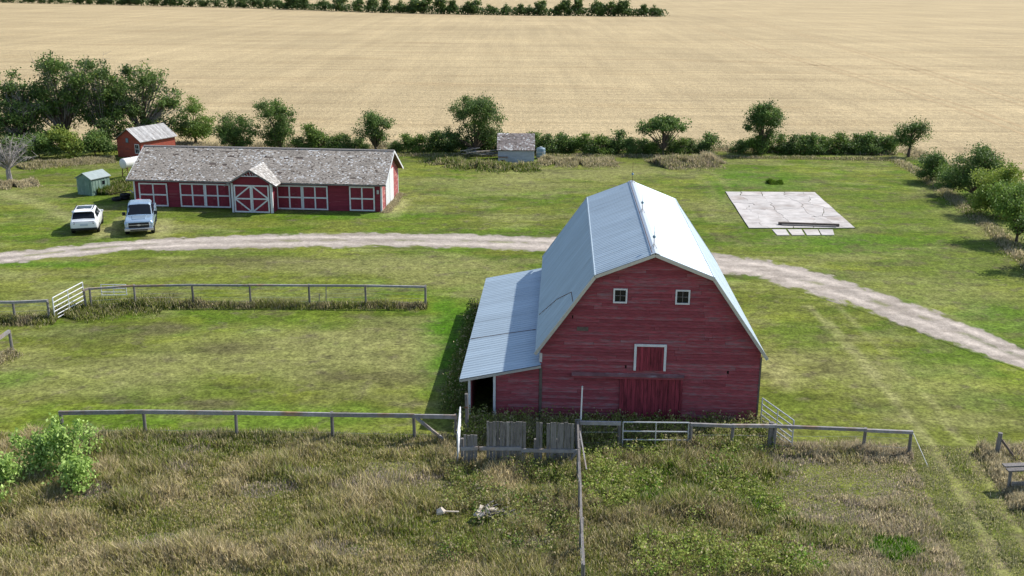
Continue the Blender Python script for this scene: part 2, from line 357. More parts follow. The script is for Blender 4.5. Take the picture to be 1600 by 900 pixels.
# wheat field
def field_mat():
    m = bpy.data.materials.new('ripe_wheat'); m.use_nodes = True
    n, l = m.node_tree.nodes, m.node_tree.links; p = n['Principled BSDF']
    p.inputs['Roughness'].default_value = .9; p.inputs['Specular IOR Level'].default_value = .1
    tc = n.new('ShaderNodeTexCoord')
    def noise(scale, stretch, rot=0, det=6, rough=.6):
        mp = n.new('ShaderNodeMapping'); mp.inputs['Scale'].default_value = stretch; mp.inputs['Rotation'].default_value = (0, 0, rot)
        l.new(tc.outputs['Object'], mp.inputs[0])
        z = n.new('ShaderNodeTexNoise'); z.inputs['Scale'].default_value = scale; z.inputs['Detail'].default_value = det; z.inputs['Roughness'].default_value = rough
        l.new(mp.outputs[0], z.inputs['Vector']); return z.outputs['Fac']
    def mrange(v, a, b_, c, d):
        r = n.new('ShaderNodeMapRange'); r.inputs['From Min'].default_value = a; r.inputs['From Max'].default_value = b_
        r.inputs['To Min'].default_value = c; r.inputs['To Max'].default_value = d; l.new(v, r.inputs['Value']); return r.outputs[0]
    def mul(a, b_):
        q = n.new('ShaderNodeMath'); q.operation = 'MULTIPLY'; l.new(a, q.inputs[0]); l.new(b_, q.inputs[1]); return q.outputs[0]
    fine = mrange(noise(1.3, (1, .40, 1), 0, 12, .85), .32, .68, .66, 1.26)
    streak = mrange(noise(.30, (.06, 1, 1), .02, 8, .7), .35, .65, .91, 1.07)
    streak2 = mrange(noise(.05, (.06, 1, 1), .03, 6, .7), .35, .65, .93, 1.06)
    diag = mrange(noise(.22, (1, .05, 1), -.25, 6, .7), .40, .62, .90, 1.04)
    big = mrange(noise(.018, (1, .8, 1), 0, 5), .3, .7, .88, 1.08)
    grain = mrange(noise(3.4, (1, .55, 1), 0, 4, .8), .34, .66, .78, 1.20)
    rows = mrange(noise(.55, (.03, 1, 1), -.015, 4, .7), .38, .62, .90, 1.07)
    v = mul(mul(mul(fine, streak), mul(streak2, diag)), mul(mul(big, rows), grain))
    mx = n.new('ShaderNodeMix'); mx.data_type = 'RGBA'
    l.new(mrange(noise(.10, (.3, 1, 1), .05, 8), .52, .72, 0, .8), mx.inputs['Factor'])
    mx.inputs['A'].default_value = (.455, .355, .200, 1); mx.inputs['B'].default_value = (.37, .278, .148, 1)
    vm = n.new('ShaderNodeVectorMath'); vm.operation = 'SCALE'; l.new(mx.outputs['Result'], vm.inputs[0]); l.new(v, vm.inputs['Scale'])
    l.new(vm.outputs[0], p.inputs['Base Color'])
    bp = n.new('ShaderNodeBump'); bp.inputs['Distance'].default_value = .25; bp.inputs['Strength'].default_value = .8
    l.new(noise(2.2, (1, .6, 1), 0, 6, .7), bp.inputs['Height']); l.new(bp.outputs[0], p.inputs['Normal'])
    return m
M['field'] = field_mat()
FIELD = [(-6000, 115.5), (-60, 115.2), (-20, 114.2), (42.5, 114.6), (44.0, 104), (42.0, 88), (39.8, 72), (37.5, 52), (36, 20), (6000, 20), (6000, 12000), (-6000, 12000)]
b = MB(); b.add([(x, y, .03) for x, y in FIELD], [tuple(range(len(FIELD)))]); struct(b.build('wheat_field', M['field']))

for line in ([(1120,18),(1240,52),(1350,86),(1470,122),(1610,170)], [(1090,40),(1180,75),(1300,110),(1400,140),(1500,172),(1610,214)], [(900,90),(1000,92),(1150,96),(1300,104),(1600,118)], [(190,120),(420,126),(700,133),(1000,140)]):
    P = [G(*p) for p in line]; V = []
    for k in range(len(P) - 1):
        for u in range(20): V.append(P[k].lerp(P[k + 1], u / 20))
    m = MB()
    for a in (0, 2.3):
        o0 = len(m.v)
        for k, p in enumerate(V):
            d = (V[min(k + 1, len(V) - 1)] - V[max(k - 1, 0)]).normalized(); nn = Vector((-d.y, d.x, 0)); wv = .28 + .35 * (float(vn(k * .9, a, 3)) - .3)
            for t in (-1, 1): q = p + nn * (a + t * max(wv, .05)); m.v.append((q.x, q.y, .045))
        m.f += [(o0 + 2*k, o0 + 2*k + 1, o0 + 2*k + 3, o0 + 2*k + 2) for k in range(len(V) - 1)]
    struct(m.build('wheel_track', mat('flattened_wheat', (.385, .29, .165), var=.3, scale=.6, rough=.95, spec=.05)))
# gravel road, both edges
up = [(-60,397),(0,395),(120,383),(240,374),(400,367),(600,364.5),(800,368),(900,372),(1000,380),(1120,397),(1200,408),(1300,432),(1400,465),(1500,501),(1600,545),(1680,582)]
lo = [(-60,418),(0,414),(120,401),(240,391),(400,388),(600,386),(800,390),(900,396),(1000,406),(1120,426),(1200,440),(1300,468),(1400,502),(1500,541),(1600,577),(1680,612)]
def resample(pts, step):
    P = [Vector(p) for p in pts]; out = []
    for i in range(len(P) - 1):
        p0, p1, p2, p3 = P[max(i-1, 0)], P[i], P[i+1], P[min(i+2, len(P)-1)]
        k = 44
        for j in range(k):
            t = j / k
            out.append(.5 * ((2*p1) + (-p0+p2)*t + (2*p0-5*p1+4*p2-p3)*t*t + (-p0+3*p1-3*p2+p3)*t**3))
    out.append(P[-1]); return out
U = resample([G(*p) for p in up], 1); Lw = resample([G(*p) for p in lo], 1)
ROADC = [((a + c) / 2).to_2d() for a, c in zip(U, Lw)]; ROADW = [(a - c).length / 2 for a, c in zip(U, Lw)]
K = 41; A_ = np.array([tuple(p) for p in U]); C_ = np.array([tuple(p) for p in Lw]); D_ = C_ - A_
tt = np.linspace(-.14, 1.14, K)[None, :, None]; PP = A_[:, None] + D_[:, None] * tt; x, y = PP[..., 0], PP[..., 1]; t = np.broadcast_to(tt[..., 0], x.shape)
f1_ = fbm(x / 1.1, y / 1.1, 5); f2_ = fbm(x / 2.6, y / .7, 8); f3_ = fbm(x / .35, y / .35, 12, 3)
tw_ = t + (fbm(x / 5, y / 5, 14) - .5) * .10
trk = np.exp(-((tw_ - .27) / .10) ** 2) + np.exp(-((tw_ - .72) / .10) ** 2)
base = np.array((.405, .352, .300)) * ((.74 + .30 * trk) * (.72 + .42 * f2_ + .2 * f3_))[..., None]
damp = (sst(.56, .7, fbm(x / 1.8 + 9, y / .8, 19)) * .5)[..., None]; base = base + (np.array((.22, .185, .15)) - base) * damp
e = np.minimum(t, 1 - t) + (f1_ - .5) * .42 + (f3_ - .5) * .22
hump = np.exp(-((tw_ - .5) / .07) ** 2) * sst(.5, .64, f1_)
k_ = np.maximum(1 - sst(-.03, .09, e), hump * .55)[..., None]
cs = base + (lawn_col(x, y) - base) * k_
n_ = len(U); ii = (np.arange(n_ - 1)[:, None] * K + np.arange(K - 1)[None]).ravel()
PP[..., 2] = .018; PP[:, :2, 2] = -.07; PP[:, -2:, 2] = -.07
struct(put('gravel_road', npmesh('gravel_road', PP.reshape(-1, 3), np.full(len(ii), 4), np.stack([ii, ii + K, ii + K + 1, ii + 1], 1).ravel(), cs.reshape(-1, 3)), 'road', smooth=True))
ROADP = np.array([tuple(p) for p in ROADC]); ROADW = np.array(ROADW)
def on_road(x, y, m=-.15):
    d = np.full(len(x), 1e9); 
    for p, wd in zip(ROADP[::3], ROADW[::3]): d = np.minimum(d, np.hypot(x - p[0], (y - p[1])) - wd)
    return d < m

# ------------------------------------------------------------------ barn
BX, BY, BYAW = 5.7212, 40.8362, .0458
WE, WK, EZ, KZ, RZ, BL, WB = 4.7515, 2.3841, 3.1207, 6.4886, 7.4359, 15.76, 4.55
barn = thing('barn', 'big weathered red gambrel barn with pale metal roof and a lean-to', 'barn', (BX, BY, 0), -BYAW)
def bl(x, y):  # barn local -> world xy
    c, s = math.cos(BYAW), math.sin(BYAW); return BX + x * c + y * s, BY - x * s + y * c
YF = .35
def prof(z):   # half width of the gable wall at height z
    d = .10
    if z <= EZ - d: return WB
    if z <= KZ - d: return min(WB, WE + (WK - WE) * (z + d - EZ) / (KZ - EZ))
    return max(0., WK * (RZ - z - d) / (RZ - KZ))
pl = [(-WB, 0), (WB, 0), (WB, EZ + .12), (prof(KZ - .1), KZ - .1), (0, RZ - .1), (-prof(KZ - .1), KZ - .1), (-WB, EZ + .12)]
MB().prism([(x, YF + .07, z) for x, z in pl], (0, .08, 0)).build('gable_wall', 'darkwood', barn)
MB().prism([(x, BL - .45, z) for x, z in pl], (0, .1, 0)).build('gable_wall', 'barnred', barn)
for sx in (-1, 1): MB().box(min(sx*WB, sx*(WB-.1)), max(sx*WB, sx*(WB-.1)), YF + .16, BL - .46, 0, EZ).build('side_wall', 'barnred', barn)
OPEN = [(-1.54, -1.10, 5.33, 5.82), (.98, 1.44, 5.33, 5.82)]
zc, i = .0, 0
EXP = .142
while zc < RZ - .18:
    z1 = min(zc + EXP, RZ - .12); a0, a1 = prof(zc + .01), prof(z1)
    cuts = [-9.] + sorted(R.choice([-3.3, -2.2, -1.1, 0., 1.1, 2.2, 3.3]) + R.uniform(-.35, .35) for _ in range(R.choice([1, 2, 3, 3]))) + [9.]
    ops = [(o0, o1) for o0, o1, p0, p1 in OPEN if z1 > p0 + .03 and zc < p1 - .03]
    segs = []
    for s0, s1 in zip(cuts[:-1], cuts[1:]):
        s = [(s0, s1)]
        for o0, o1 in ops:
            t = []
            for u0, u1 in s:
                if o1 <= u0 or o0 >= u1: t.append((u0, u1))
                else:
                    if o0 > u0: t.append((u0, o0))
                    if o1 < u1: t.append((o1, u1))
            s = t
        segs += s
    for s0, s1 in segs:
        bl0, br0 = max(s0 + .004, -a0), min(s1 - .004, a0); tl, tr = max(s0 + .004, -a1), min(s1 - .004, a1)
        if br0 - bl0 < .08: continue
        tl = min(tl, tr)
        o, ti = R.uniform(0, .006), R.uniform(-.004, .004)
        yb, yt = YF - .022 - o, YF + .018
        MB().hexa([(bl0, yb, zc + .014 + ti), (br0, yb, zc + .014 - ti), (br0, YF + .06, zc + .014), (bl0, YF + .06, zc + .014)],
                  [(tl, yt, z1 + .002), (tr, yt, z1 + .002), (tr, YF + .06, z1 + .002), (tl, YF + .06, z1 + .002)]).build('siding_board', 'barnred', barn)
    zc = z1; i += 1
# roof sheets: corrugated, one mesh per slope length
def sheet_mesh(name, wd, ln, ribs=3, amp=.020):
    m = MB(); pf = [(0, 1)]; p = 1. / ribs
    for r in range(ribs): pf += [((r + .10) * p, 1), ((r + .22) * p, 0), ((r + .78) * p, 0), ((r + .90) * p, 1)]
    pf.append((1, 1)); n = len(pf) - 1
    for u, h in pf:
        x = wd * u; h *= amp
        for v in (0, ln): m.v.append((x, v, h))
        for v in (0, ln): m.v.append((x, v, h - .006))
    for k in range(n):
        a = 4 * k; m.f += [(a, a + 4, a + 5, a + 1), (a + 2, a + 3, a + 7, a + 6), (a, a + 2, a + 6, a + 4), (a + 1, a + 5, a + 7, a + 3)]
    me = m.mesh(name); bm_fix(me); me.materials.append(M['metal']); return me
def slope(parent, name, p_lo, p_hi, length, nsheet, y0=0.):
    """sheets laid side by side along +y, from low edge (x,z) to high edge (x,z)"""
    lo_, hi_ = Vector((p_lo[0], 0, p_lo[1])), Vector((p_hi[0], 0, p_hi[1])); d = hi_ - lo_; ln = d.length; d.normalize()
    wd = length / nsheet; me = sheet_mesh(name, wd, ln)
    nrm = Vector((0, 1, 0)).cross(d)
    flip = nrm.z < 0
    if flip: nrm = -nrm
    for k in range(nsheet):
        y = y0 + k * wd; ax = Vector((0, 1, 0))
        base = lo_ + Vector((0, y, 0))
        if flip: rot = Matrix((ax, d, nrm)).transposed()
        else: rot = Matrix((ax, d, nrm)).transposed()
        o = put(name, me, None, parent)
        o.matrix_local = Matrix.Translation(base) @ rot.to_4x4()
for sx in (-1, 1):
    slope(barn, 'roof_sheet', (sx * WE, EZ), (sx * WK, KZ), BL, 19)
    slope(barn, 'roof_sheet', (sx * (WK + .05), KZ - .0), (sx * .02, RZ + .005), BL, 19)
    for (a, c) in (((WE, EZ), (WK, KZ)), ((WK, KZ), (0, RZ))):
        for yy in (-.0, BL):
            MB().beam((sx*a[0], yy, a[1] - .05), (sx*c[0], yy, c[1] - .05), .05, .13).build('rake_trim', 'trimmetal', barn)
    MB().tube([(sx * WK, -.02, KZ + .02), (sx * WK, BL, KZ + .02)], .035, 6).build('roof_flashing', 'metal', barn)
    MB().beam((sx * .09, -.03, RZ + .02), (sx * .09, BL + .03, RZ + .02), .20, .015, up=(sx * .4, 0, 1)).build('ridge_cap', 'trimmetal', barn)
# windows
for (x0, x1, z0, z1), tilt in zip(OPEN, (.0, .0)):
    f = .065
    fr = MB().box(x0-f, x1+f, YF-.05, YF-.015, z1, z1+f).box(x0-f, x1+f, YF-.06, YF-.015, z0-f, z0).box(x0-f, x0, YF-.05, YF-.015, z0, z1).box(x1, x1+f, YF-.05, YF-.015, z0, z1)
    wo = fr.build('window', 'white', barn)
    mx_, mz = (x0 + x1) / 2, (z0 + z1) / 2
    MB().box(mx_-.014, mx_+.014, YF-.02, YF+.005, z0, z1).box(x0, mx_-.0145, YF-.018, YF+.003, mz-.014, mz+.014).box(mx_+.0145, x1, YF-.018, YF+.003, mz-.014, mz+.014).build('glazing_bar', 'greywood', wo)
    for ax, bx in ((x0, mx_-.014), (mx_+.014, x1)):
        for az, bz in ((z0, mz-.012), (mz+.012, z1)):
            MB().box(ax+.002, bx-.002, YF+.010, YF+.018, az+.002, bz-.002).build('pane', 'glass', wo)
# loft door
lx0, lx1, lz0, lz1 = -.56, .57, 2.36, 3.42
ld = MB().box(lx0, lx1, YF - .034, YF - .022, lz0, lz1).build('loft_door', 'darkwood', barn)
for k in range(8):
    a = lx0 + (lx1 - lx0) * k / 8
    MB().box(a + .004, a + (lx1 - lx0) / 8 - .004, YF - .052, YF - .034, lz0 + R.uniform(-.02, .02), lz1).build('door_board', 'doorred', ld)
fr = MB().box(lx0-.10, lx1+.10, YF-.075, YF-.02, lz1, lz1+.10).build('door_trim', 'white', ld)
MB().box(lx0-.10, lx0-.002, YF-.072, YF-.02, lz0, lz1-.001).build('door_trim', 'white', ld); MB().box(lx1+.002, lx1+.10, YF-.072, YF-.02, lz0, lz1-.001).build('door_trim', 'white', ld)
# sliding door with its track hood
sd = MB().box(-1.20, 1.28, YF - .06, YF - .035, .08, 2.0).build('sliding_door', 'darkwood', barn)
n_ = 15
for k in range(n_):
    a = -1.20 + 2.48 * k / n_
    MB().box(a + .005, a + 2.48 / n_ - .005, YF - .085 - R.uniform(0, .008), YF - .06, .05 + R.uniform(0, .06), 2.0).build('door_board', 'doorred', sd)
MB().box(1.30, 1.40, YF - .06, YF - .02, .05, 2.0).build('door_jamb', 'doorred', barn)
hood = MB().hexa([(-3.2, YF - .17, 2.02), (1.42, YF - .17, 2.02), (1.42, YF - .03, 2.02), (-3.2, YF - .03, 2.02)],
                 [(-3.2, YF - .16, 2.10), (1.42, YF - .16, 2.10), (1.42, YF - .03, 2.19), (-3.2, YF - .03, 2.19)]).build('track_hood', 'barnred', barn)
MB().hexa([(-3.22, YF - .19, 2.105), (1.44, YF - .19, 2.105), (1.44, YF - .03, 2.195), (-3.22, YF - .03, 2.195)],
          [(-3.22, YF - .19, 2.125), (1.44, YF - .19, 2.125), (1.44, YF - .03, 2.215), (-3.22, YF - .03, 2.215)]).build('hood_board', mat('faded_hood', (.21, .10, .10), var=.4, scale=3, stretch=(.5, 1, 1), rough=.85, second=(.30, .27, .26), sec_scale=1.4, sec_lo=.5, sec_hi=.62), hood)
MB().box(-3.05, -2.58, YF - .03, YF - .016, 4.03, 4.20).build('vent_hatch', 'timber', barn)
MB().box(WB - .02, WB + .05, YF - .03, YF + .09, 0, EZ - .1).build('corner_board', 'timber', barn)
MB().box(-WB - .02, -WB + .10, YF - .03, YF + .0, 0, 2.35).build('corner_board', 'timber', barn)
MB().box(-WB - .03, -WB + .09, YF - .03, YF + .0, 2.62, 3.02).build('corner_board', 'dirtywhite', barn)
# lightning rods
for yy in (.9, 7.7, 15.2):
    ro = MB().tube([(0, yy, RZ + .02), (0, yy, RZ + 1.15)], [.016, .007], 6).build('lightning_rod', 'rust', barn)
    MB().lathe([(.01, -.07), (.05, -.05), (.07, 0), (.05, .05), (.01, .07)], (0, yy, RZ + .50), seg=12).build('glass_ball', 'bluetank', ro, smooth=True)
    MB().tube([(-.13, yy, RZ + .0), (0, yy, RZ + .22), (.13, yy, RZ + .0)], .01, 5).build('rod_foot', 'rust', ro)
MB().tube([(-.13, 0.2, RZ + .03), (-.13, 8, RZ + .035), (-.13, BL, RZ + .03)], .014, 5).build('ground_cable', 'rust', barn)
lt0, lt1 = (-7.90, 1.84), (-4.50, 2.56)
def ltz(x): return lt0[1] + (lt1[1] - lt0[1]) * (x - lt0[0]) / (lt1[0] - lt0[0])
sl_ = lambda x: EZ + (KZ - EZ) * (WE + x) / (WE - WK)
MB().tube([(-7.85, 5.2, ltz(-7.85) + .03), (-6.4, 5.05, ltz(-6.4) + .03), (-4.85, 4.9, ltz(-4.85) + .03)], .014, 5).build('ground_cable', 'rust', barn)
MB().tube([(-4.7, 4.9, sl_(-4.7) + .03), (-3.9, 3.6, sl_(-3.9) + .04), (-3.3, 1.9, sl_(-3.3) + .04), (-3.25, .3, sl_(-3.25) + .04)], .014, 5).build('ground_cable', 'rust', barn)
# lean-to
slope(barn, 'lean_to_roof_sheet', lt0, lt1, 15.5, 17, .08)
MB().beam((lt0[0], .08, lt0[1] - .06), (lt1[0], .08, lt1[1] - .06), .04, .10).build('lean_to_fascia', 'trimmetal', barn)
MB().beam((lt0[0] + .02, .1, lt0[1] - .05), (lt0[0] + .02, 15.5, lt0[1] - .05), .03, .08).build('lean_to_fascia', 'trimmetal', barn)
MB().box(-7.56, -7.46, YF - .06, YF + .06, 0, ltz(-7.5) - .05).build('lean_to_post', 'white', barn)
MB().box(-6.50, -6.40, YF - .06, YF + .06, 0, ltz(-6.45) - .18).build('lean_to_post', 'white', barn)
MB().beam((-7.56, YF, ltz(-7.5) - .10), (-6.40, YF, ltz(-6.45) - .10), .09, .12).build('lean_to_header', 'white', barn)
MB().box(-7.52, -7.44, YF + .2, 15.3, 0, 1.86).build('lean_to_wall', 'barnred', barn)
MB().box(-7.43, -4.62, 15.2, 15.3, 0, 1.86).build('lean_to_wall', 'barnred', barn)
MB().box(-7.43, -4.62, 4.0, 4.08, 0, 1.86).build('lean_to_shade_sheet', 'interior', barn)  # near-black sheet: the shade inside the opening is put into its colour
MB().prism([(-6.38, YF + .06, 0), (-4.6, YF + .06, 0), (-4.6, YF + .06, ltz(-4.6) - .06), (-6.38, YF + .06, ltz(-6.38) - .06)], (0, .06, 0)).build('lean_to_wall', 'darkwood', barn)
zc = 0.
while zc < 2.4:
    z1 = zc + EXP; x0 = -6.39; xm = R.uniform(-6, -5)
    xl = max(x0, lt0[0] + (z1 + .06 - lt0[1]) / (lt1[1] - lt0[1]) * (lt1[0] - lt0[0])) if z1 > ltz(x0) - .06 else x0
    if -4.58 - xl < .1: break
    for s0, s1 in (((xl, xm), (xm, -4.58)) if xl < xm - .1 else ((xl, -4.58),)):
        yb = YF - .012
        MB().hexa([(s0 + .003, yb, zc + .004), (s1 - .003, yb, zc + .004), (s1 - .003, YF + .05, zc + .004), (s0 + .003, YF + .05, zc + .004)],
                  [(s0 + .003, YF + .016, z1 + .01), (s1 - .003, YF + .016, z1 + .01), (s1 - .003, YF + .05, z1 + .01), (s0 + .003, YF + .05, z1 + .01)]).build('siding_board', 'barnred', barn)
    zc = z1

# ------------------------------------------------------------------ shingle roofs
def shingles(parent, o, ux, uy, wlen, slen, holes=(), cw=.13, ch=.12, tone=(.345, .305, .262), white=.10):
    """joined shingles on the slope that starts at o, runs along ux for wlen and up uy for slen"""
    o, ux, uy = Vector(o), Vector(ux).normalized(), Vector(uy).normalized(); nz_ = ux.cross(uy).normalized()
    if nz_.z < 0: nz_ = -nz_
    m = MB(); rows = int(slen / ch)
    for r in range(rows):
        v0 = r * ch; x = -R.uniform(0, cw)
        while x < wlen:
            wd = cw * R.uniform(.65, 1.35); a, c = max(x, 0), min(x + wd - .008, wlen); xm = x; x += wd
            if c - a < .03: continue
            if any(abs(a - hx) < hw and abs(v0 - hv) < hh for hx, hv, hw, hh in holes) or R.random() < .012: continue
            lift = .018 + R.uniform(0, .018); dv = R.uniform(-.02, .02)
            pat = float(fbm(xm / 1.6 + 13, v0 / .9, 44, 3)); t = R.random()
            g = np.array(tone) * R.uniform(.78, 1.18) * (.8 + .4 * pat)
            if t < white * (pat * 2.1) ** 2: g = np.array((.60, .585, .56)) * R.uniform(.75, 1.1)
            elif t > .94: g = np.array((.13, .105, .085))
            p = lambda u, v, h: tuple(o + ux * u + uy * v + nz_ * h)
            k0, k1 = v0 + dv, min(v0 + ch * 1.5, slen)
            m.add([p(a, k0, lift), p(c, k0, lift), p(c, k1, .006), p(a, k1, .006), p(a, k0, lift - .014), p(c, k0, lift - .014)],
                  [(0, 1, 2, 3), (4, 5, 1, 0)], tuple(g))
    ob = m.build('shingles', 'shingle', parent); ob['kind'] = 'stuff'; return ob

# ------------------------------------------------------------------ long shed
SX, SY, SYAW = -30.51, 83.79, .0714
shed = thing('long_shed', 'long low red shed with white-trimmed doors and weathered shingle roof', 'shed', (SX, SY, 0), -SYAW)
SL, SD, SH, SR = 20.17, 7.28, 2.36, 4.28
def siding(parent, x0, x1, z0, z1, y, face, m, step=.2, name='siding_board', axis='x'):
    z = z0
    while z < z1 - .02:
        t = min(z + step, z1); cut = R.uniform(x0 + .2 * (x1 - x0), x1 - .2 * (x1 - x0)) if x1 - x0 > 4 else None
        for s0, s1 in ([(x0, cut), (cut + .004, x1)] if cut else [(x0, x1)]):
            yb, yt, yi = y + face * .022, y + face * .004, y - face * .02
            if axis == 'x': MB().hexa([(s0, yb, z + .003), (s1, yb, z + .003), (s1, yi, z + .003), (s0, yi, z + .003)], [(s0, yt, t), (s1, yt, t), (s1, yi, t), (s0, yi, t)]).build(name, m, parent)
            else: MB().hexa([(yb, s0, z + .003), (yb, s1, z + .003), (yi, s1, z + .003), (yi, s0, z + .003)], [(yt, s0, t), (yt, s1, t), (yi, s1, t), (yi, s0, t)]).build(name, m, parent)
        z = t
gp = [(0, 0), (SD, 0), (SD, SH), (SD / 2, SR - .08), (0, SH)]
MB().prism([(.02, y, z) for y, z in gp], (.1, 0, 0)).build('gable_wall', 'shedred', shed)
MB().prism([(SL - .12, y, z) for y, z in gp], (.1, 0, 0)).build('gable_wall', 'sunlitred', shed)
MB().box(.12, SL - .12, .03, .12, 0, SH).build('front_wall', 'shedred', shed)
MB().box(.12, SL - .12, SD - .12, SD - .02, 0, SH).build('back_wall', 'shedred', shed)
siding(shed, .1, SL - .1, 0, SH, .02, -1, 'shedred')
z = 0.
while z < SR - .3:                       # boards of the sunny gable end
    t = z + .2; a = 0 if t < SH else (t - SH) / (SR - .08 - SH) * SD / 2; a = max(a, .02)
    if SD / 2 - a < .15: break
    MB().hexa([(SL + .022, a, z + .003), (SL + .022, SD - a, z + .003), (SL - .03, SD - a, z + .003), (SL - .03, a, z + .003)],
              [(SL + .004, a, t), (SL + .004, SD - a, t), (SL - .03, SD - a, t), (SL - .03, a, t)]).build('siding_board', 'sunlitred', shed); z = t
OH = .36; sv = Vector((0, SD / 2 + OH, (SR - SH) * (1 + OH / (SD / 2))))
ez_ = SH - (SR - SH) * OH / (SD / 2)
for sgn, y0 in ((1, -OH), (-1, SD + OH)):
    e0 = Vector((-.42, y0, ez_)); d = Vector((0, sgn * sv.y, sv.z))
    MB().prism([e0, e0 + Vector((SL + .84, 0, 0)), e0 + Vector((SL + .84, 0, 0)) + d, e0 + d], (0, 0, .06)).build('roof', 'timber', shed)
    hl = [(R.uniform(.5, 20), R.uniform(.5, 3.8), R.uniform(.15, .35), R.uniform(.08, .2)) for _ in range(9)] + [(10.8, 3.2, .35, .12), (12.3, 3.1, .22, .12), (13.4, 3.1, .3, .16), (5, 3.85, .8, .05), (7.3, 3.85, .7, .05), (9.4, 3.85, .7, .05)]
    shingles(shed, e0 + Vector((0, 0, .062)), (1, 0, 0), d, SL + .84, d.length, hl if sgn > 0 else ())
MB().beam((-.42, SD / 2 - .07, SR + .085), (SL + .42, SD / 2 - .07, SR + .085), .16, .03, up=(0, -.45, 1)).build('ridge_board', 'greywood', shed)
MB().beam((-.42, SD / 2 + .07, SR + .085), (SL + .42, SD / 2 + .07, SR + .085), .16, .03, up=(0, .45, 1)).build('ridge_board', 'greywood', shed)
for x in (-.43, SL + .43):
    for sgn, y0 in ((1, -OH), (-1, SD + OH)):
        MB().beam((x, y0, ez_ + .0), (x, y0 + sgn * sv.y, ez_ + sv.z), .035, .16).build('barge_board', 'white', shed)
MB().box(-.4, SL + .4, -OH - .03, -OH, ez_ - .05, ez_ + .065).build('fascia', 'greywood', shed)
for x in (-.02, SL - .10): MB().box(x, x + .12, -.035, .0, 0, SH - .12).build('corner_board', 'white', shed)
MB().box(SL, SL + .035, -.03, .12, 0, SH - .1).build('corner_board', 'white', shed)
MB().box(SL, SL + .035, SD - .12, SD, 0, SH - .1).build('corner_board', 'white', shed)
def leaf_door(parent, x0, x1, z0, z1, y, brace=0, m='shedred', cols=2, label=None):
    d = MB().box(x0, x1, y - .035, y, z0, z1).build('door', 'darkwood', parent)
    nb = max(3, int((x1 - x0) / .2))
    for k in range(nb):
        a = x0 + (x1 - x0) * k / nb; MB().box(a + .003, a + (x1 - x0) / nb - .003, y - .047 - R.uniform(0, .004), y - .035, z0, z1).build('door_board', m, d)
    t = .11; yo, yi = y - .075, y - .048
    zm = (z0 + z1) / 2
    for a in (z0, z1 - t, zm - t / 2): MB().box(x0 + t, x1 - t, yo, yi, a, a + t).build('door_rail', 'white', d)
    xs = [x0, x1 - t]
    for a in xs: MB().box(a, a + t, yo, yi, z0, z1).build('door_stile', 'white', d)
    if cols == 2 and not brace:
        xm = (x0 + x1) / 2
        MB().box(xm - t / 2, xm + t / 2, yo - .003, yi, z0 + t + .002, zm - t / 2 - .002).box(xm - t / 2, xm + t / 2, yo - .003, yi, zm + t / 2 + .002, z1 - t - .002).build('door_mullion', 'white', d)
    if brace:
        zz = ((zm + t / 2, z1 - t, brace), (z0 + t, zm - t / 2, -brace))
        for za, zb, br in zz:
            xa, xb = (x0 + t, x1 - t) if br > 0 else (x1 - t, x0 + t)
            MB().beam((xa, (yo + yi) / 2 + .006, za), (xb, (yo + yi) / 2 + .006, zb), .02, t, up=(0, 0, 1) ).build('door_brace', 'white', d)
    return d
YD = -.005
leaf_door(shed, .42, 2.78, .05, 1.93, YD)
leaf_door(shed, 3.80, 5.86, .05, 1.98, YD); leaf_door(shed, 5.87, 7.93, .05, 1.98, YD)
leaf_door(shed, 11.72, 13.78, .05, 2.0, YD); leaf_door(shed, 13.79, 15.85, .05, 2.0, YD)
leaf_door(shed, 17.58, 19.62, .05, 2.02, YD)
MB().box(19.80, 19.96, -.12, -.005, 1.45, 1.75).build('meter_box', 'dirtywhite', shed)
# front bay with its own gable
bx0, bx1, byf, bzs, bza = 8.50, 11.75, -1.42, 2.42, 3.42
bay = MB().box(bx0, bx1, byf, byf + .09, 0, bzs).build('bay_front', 'shedred', shed)
MB().prism([(bx0, byf - .0, bzs), (bx1, byf - .0, bzs), ((bx0 + bx1) / 2, byf - .0, bza - .1)], (0, .08, 0)).build('bay_gable', 'shedred', shed)
for x in (bx0, bx1 - .09): MB().box(x, x + .09, byf + .092, -.03, 0, bzs).build('bay_side', 'shedred', shed)
xm = (bx0 + bx1) / 2
leaf_door(shed, bx0 + .22, xm - .005, .03, 2.22, byf - .003, brace=1); leaf_door(shed, xm + .005, bx1 - .22, .03, 2.22, byf - .003, brace=-1)
for x in (bx0 - .01, bx1 - .15): MB().box(x, x + .16, byf - .04, byf - .003, 0, 2.34).build('bay_corner_board', 'white', shed)
MB().box(bx1 + .002, bx1 + .03, byf - .03, byf + .14, 0, 2.34).build('bay_corner_board', 'white', shed)
bo = .45; bs = (bza - bzs) / ((bx1 - bx0) / 2); bez = bzs - bs * bo + .02; ytop = lambda zz: (zz - ez_) / sv.z * sv.y - OH + .05
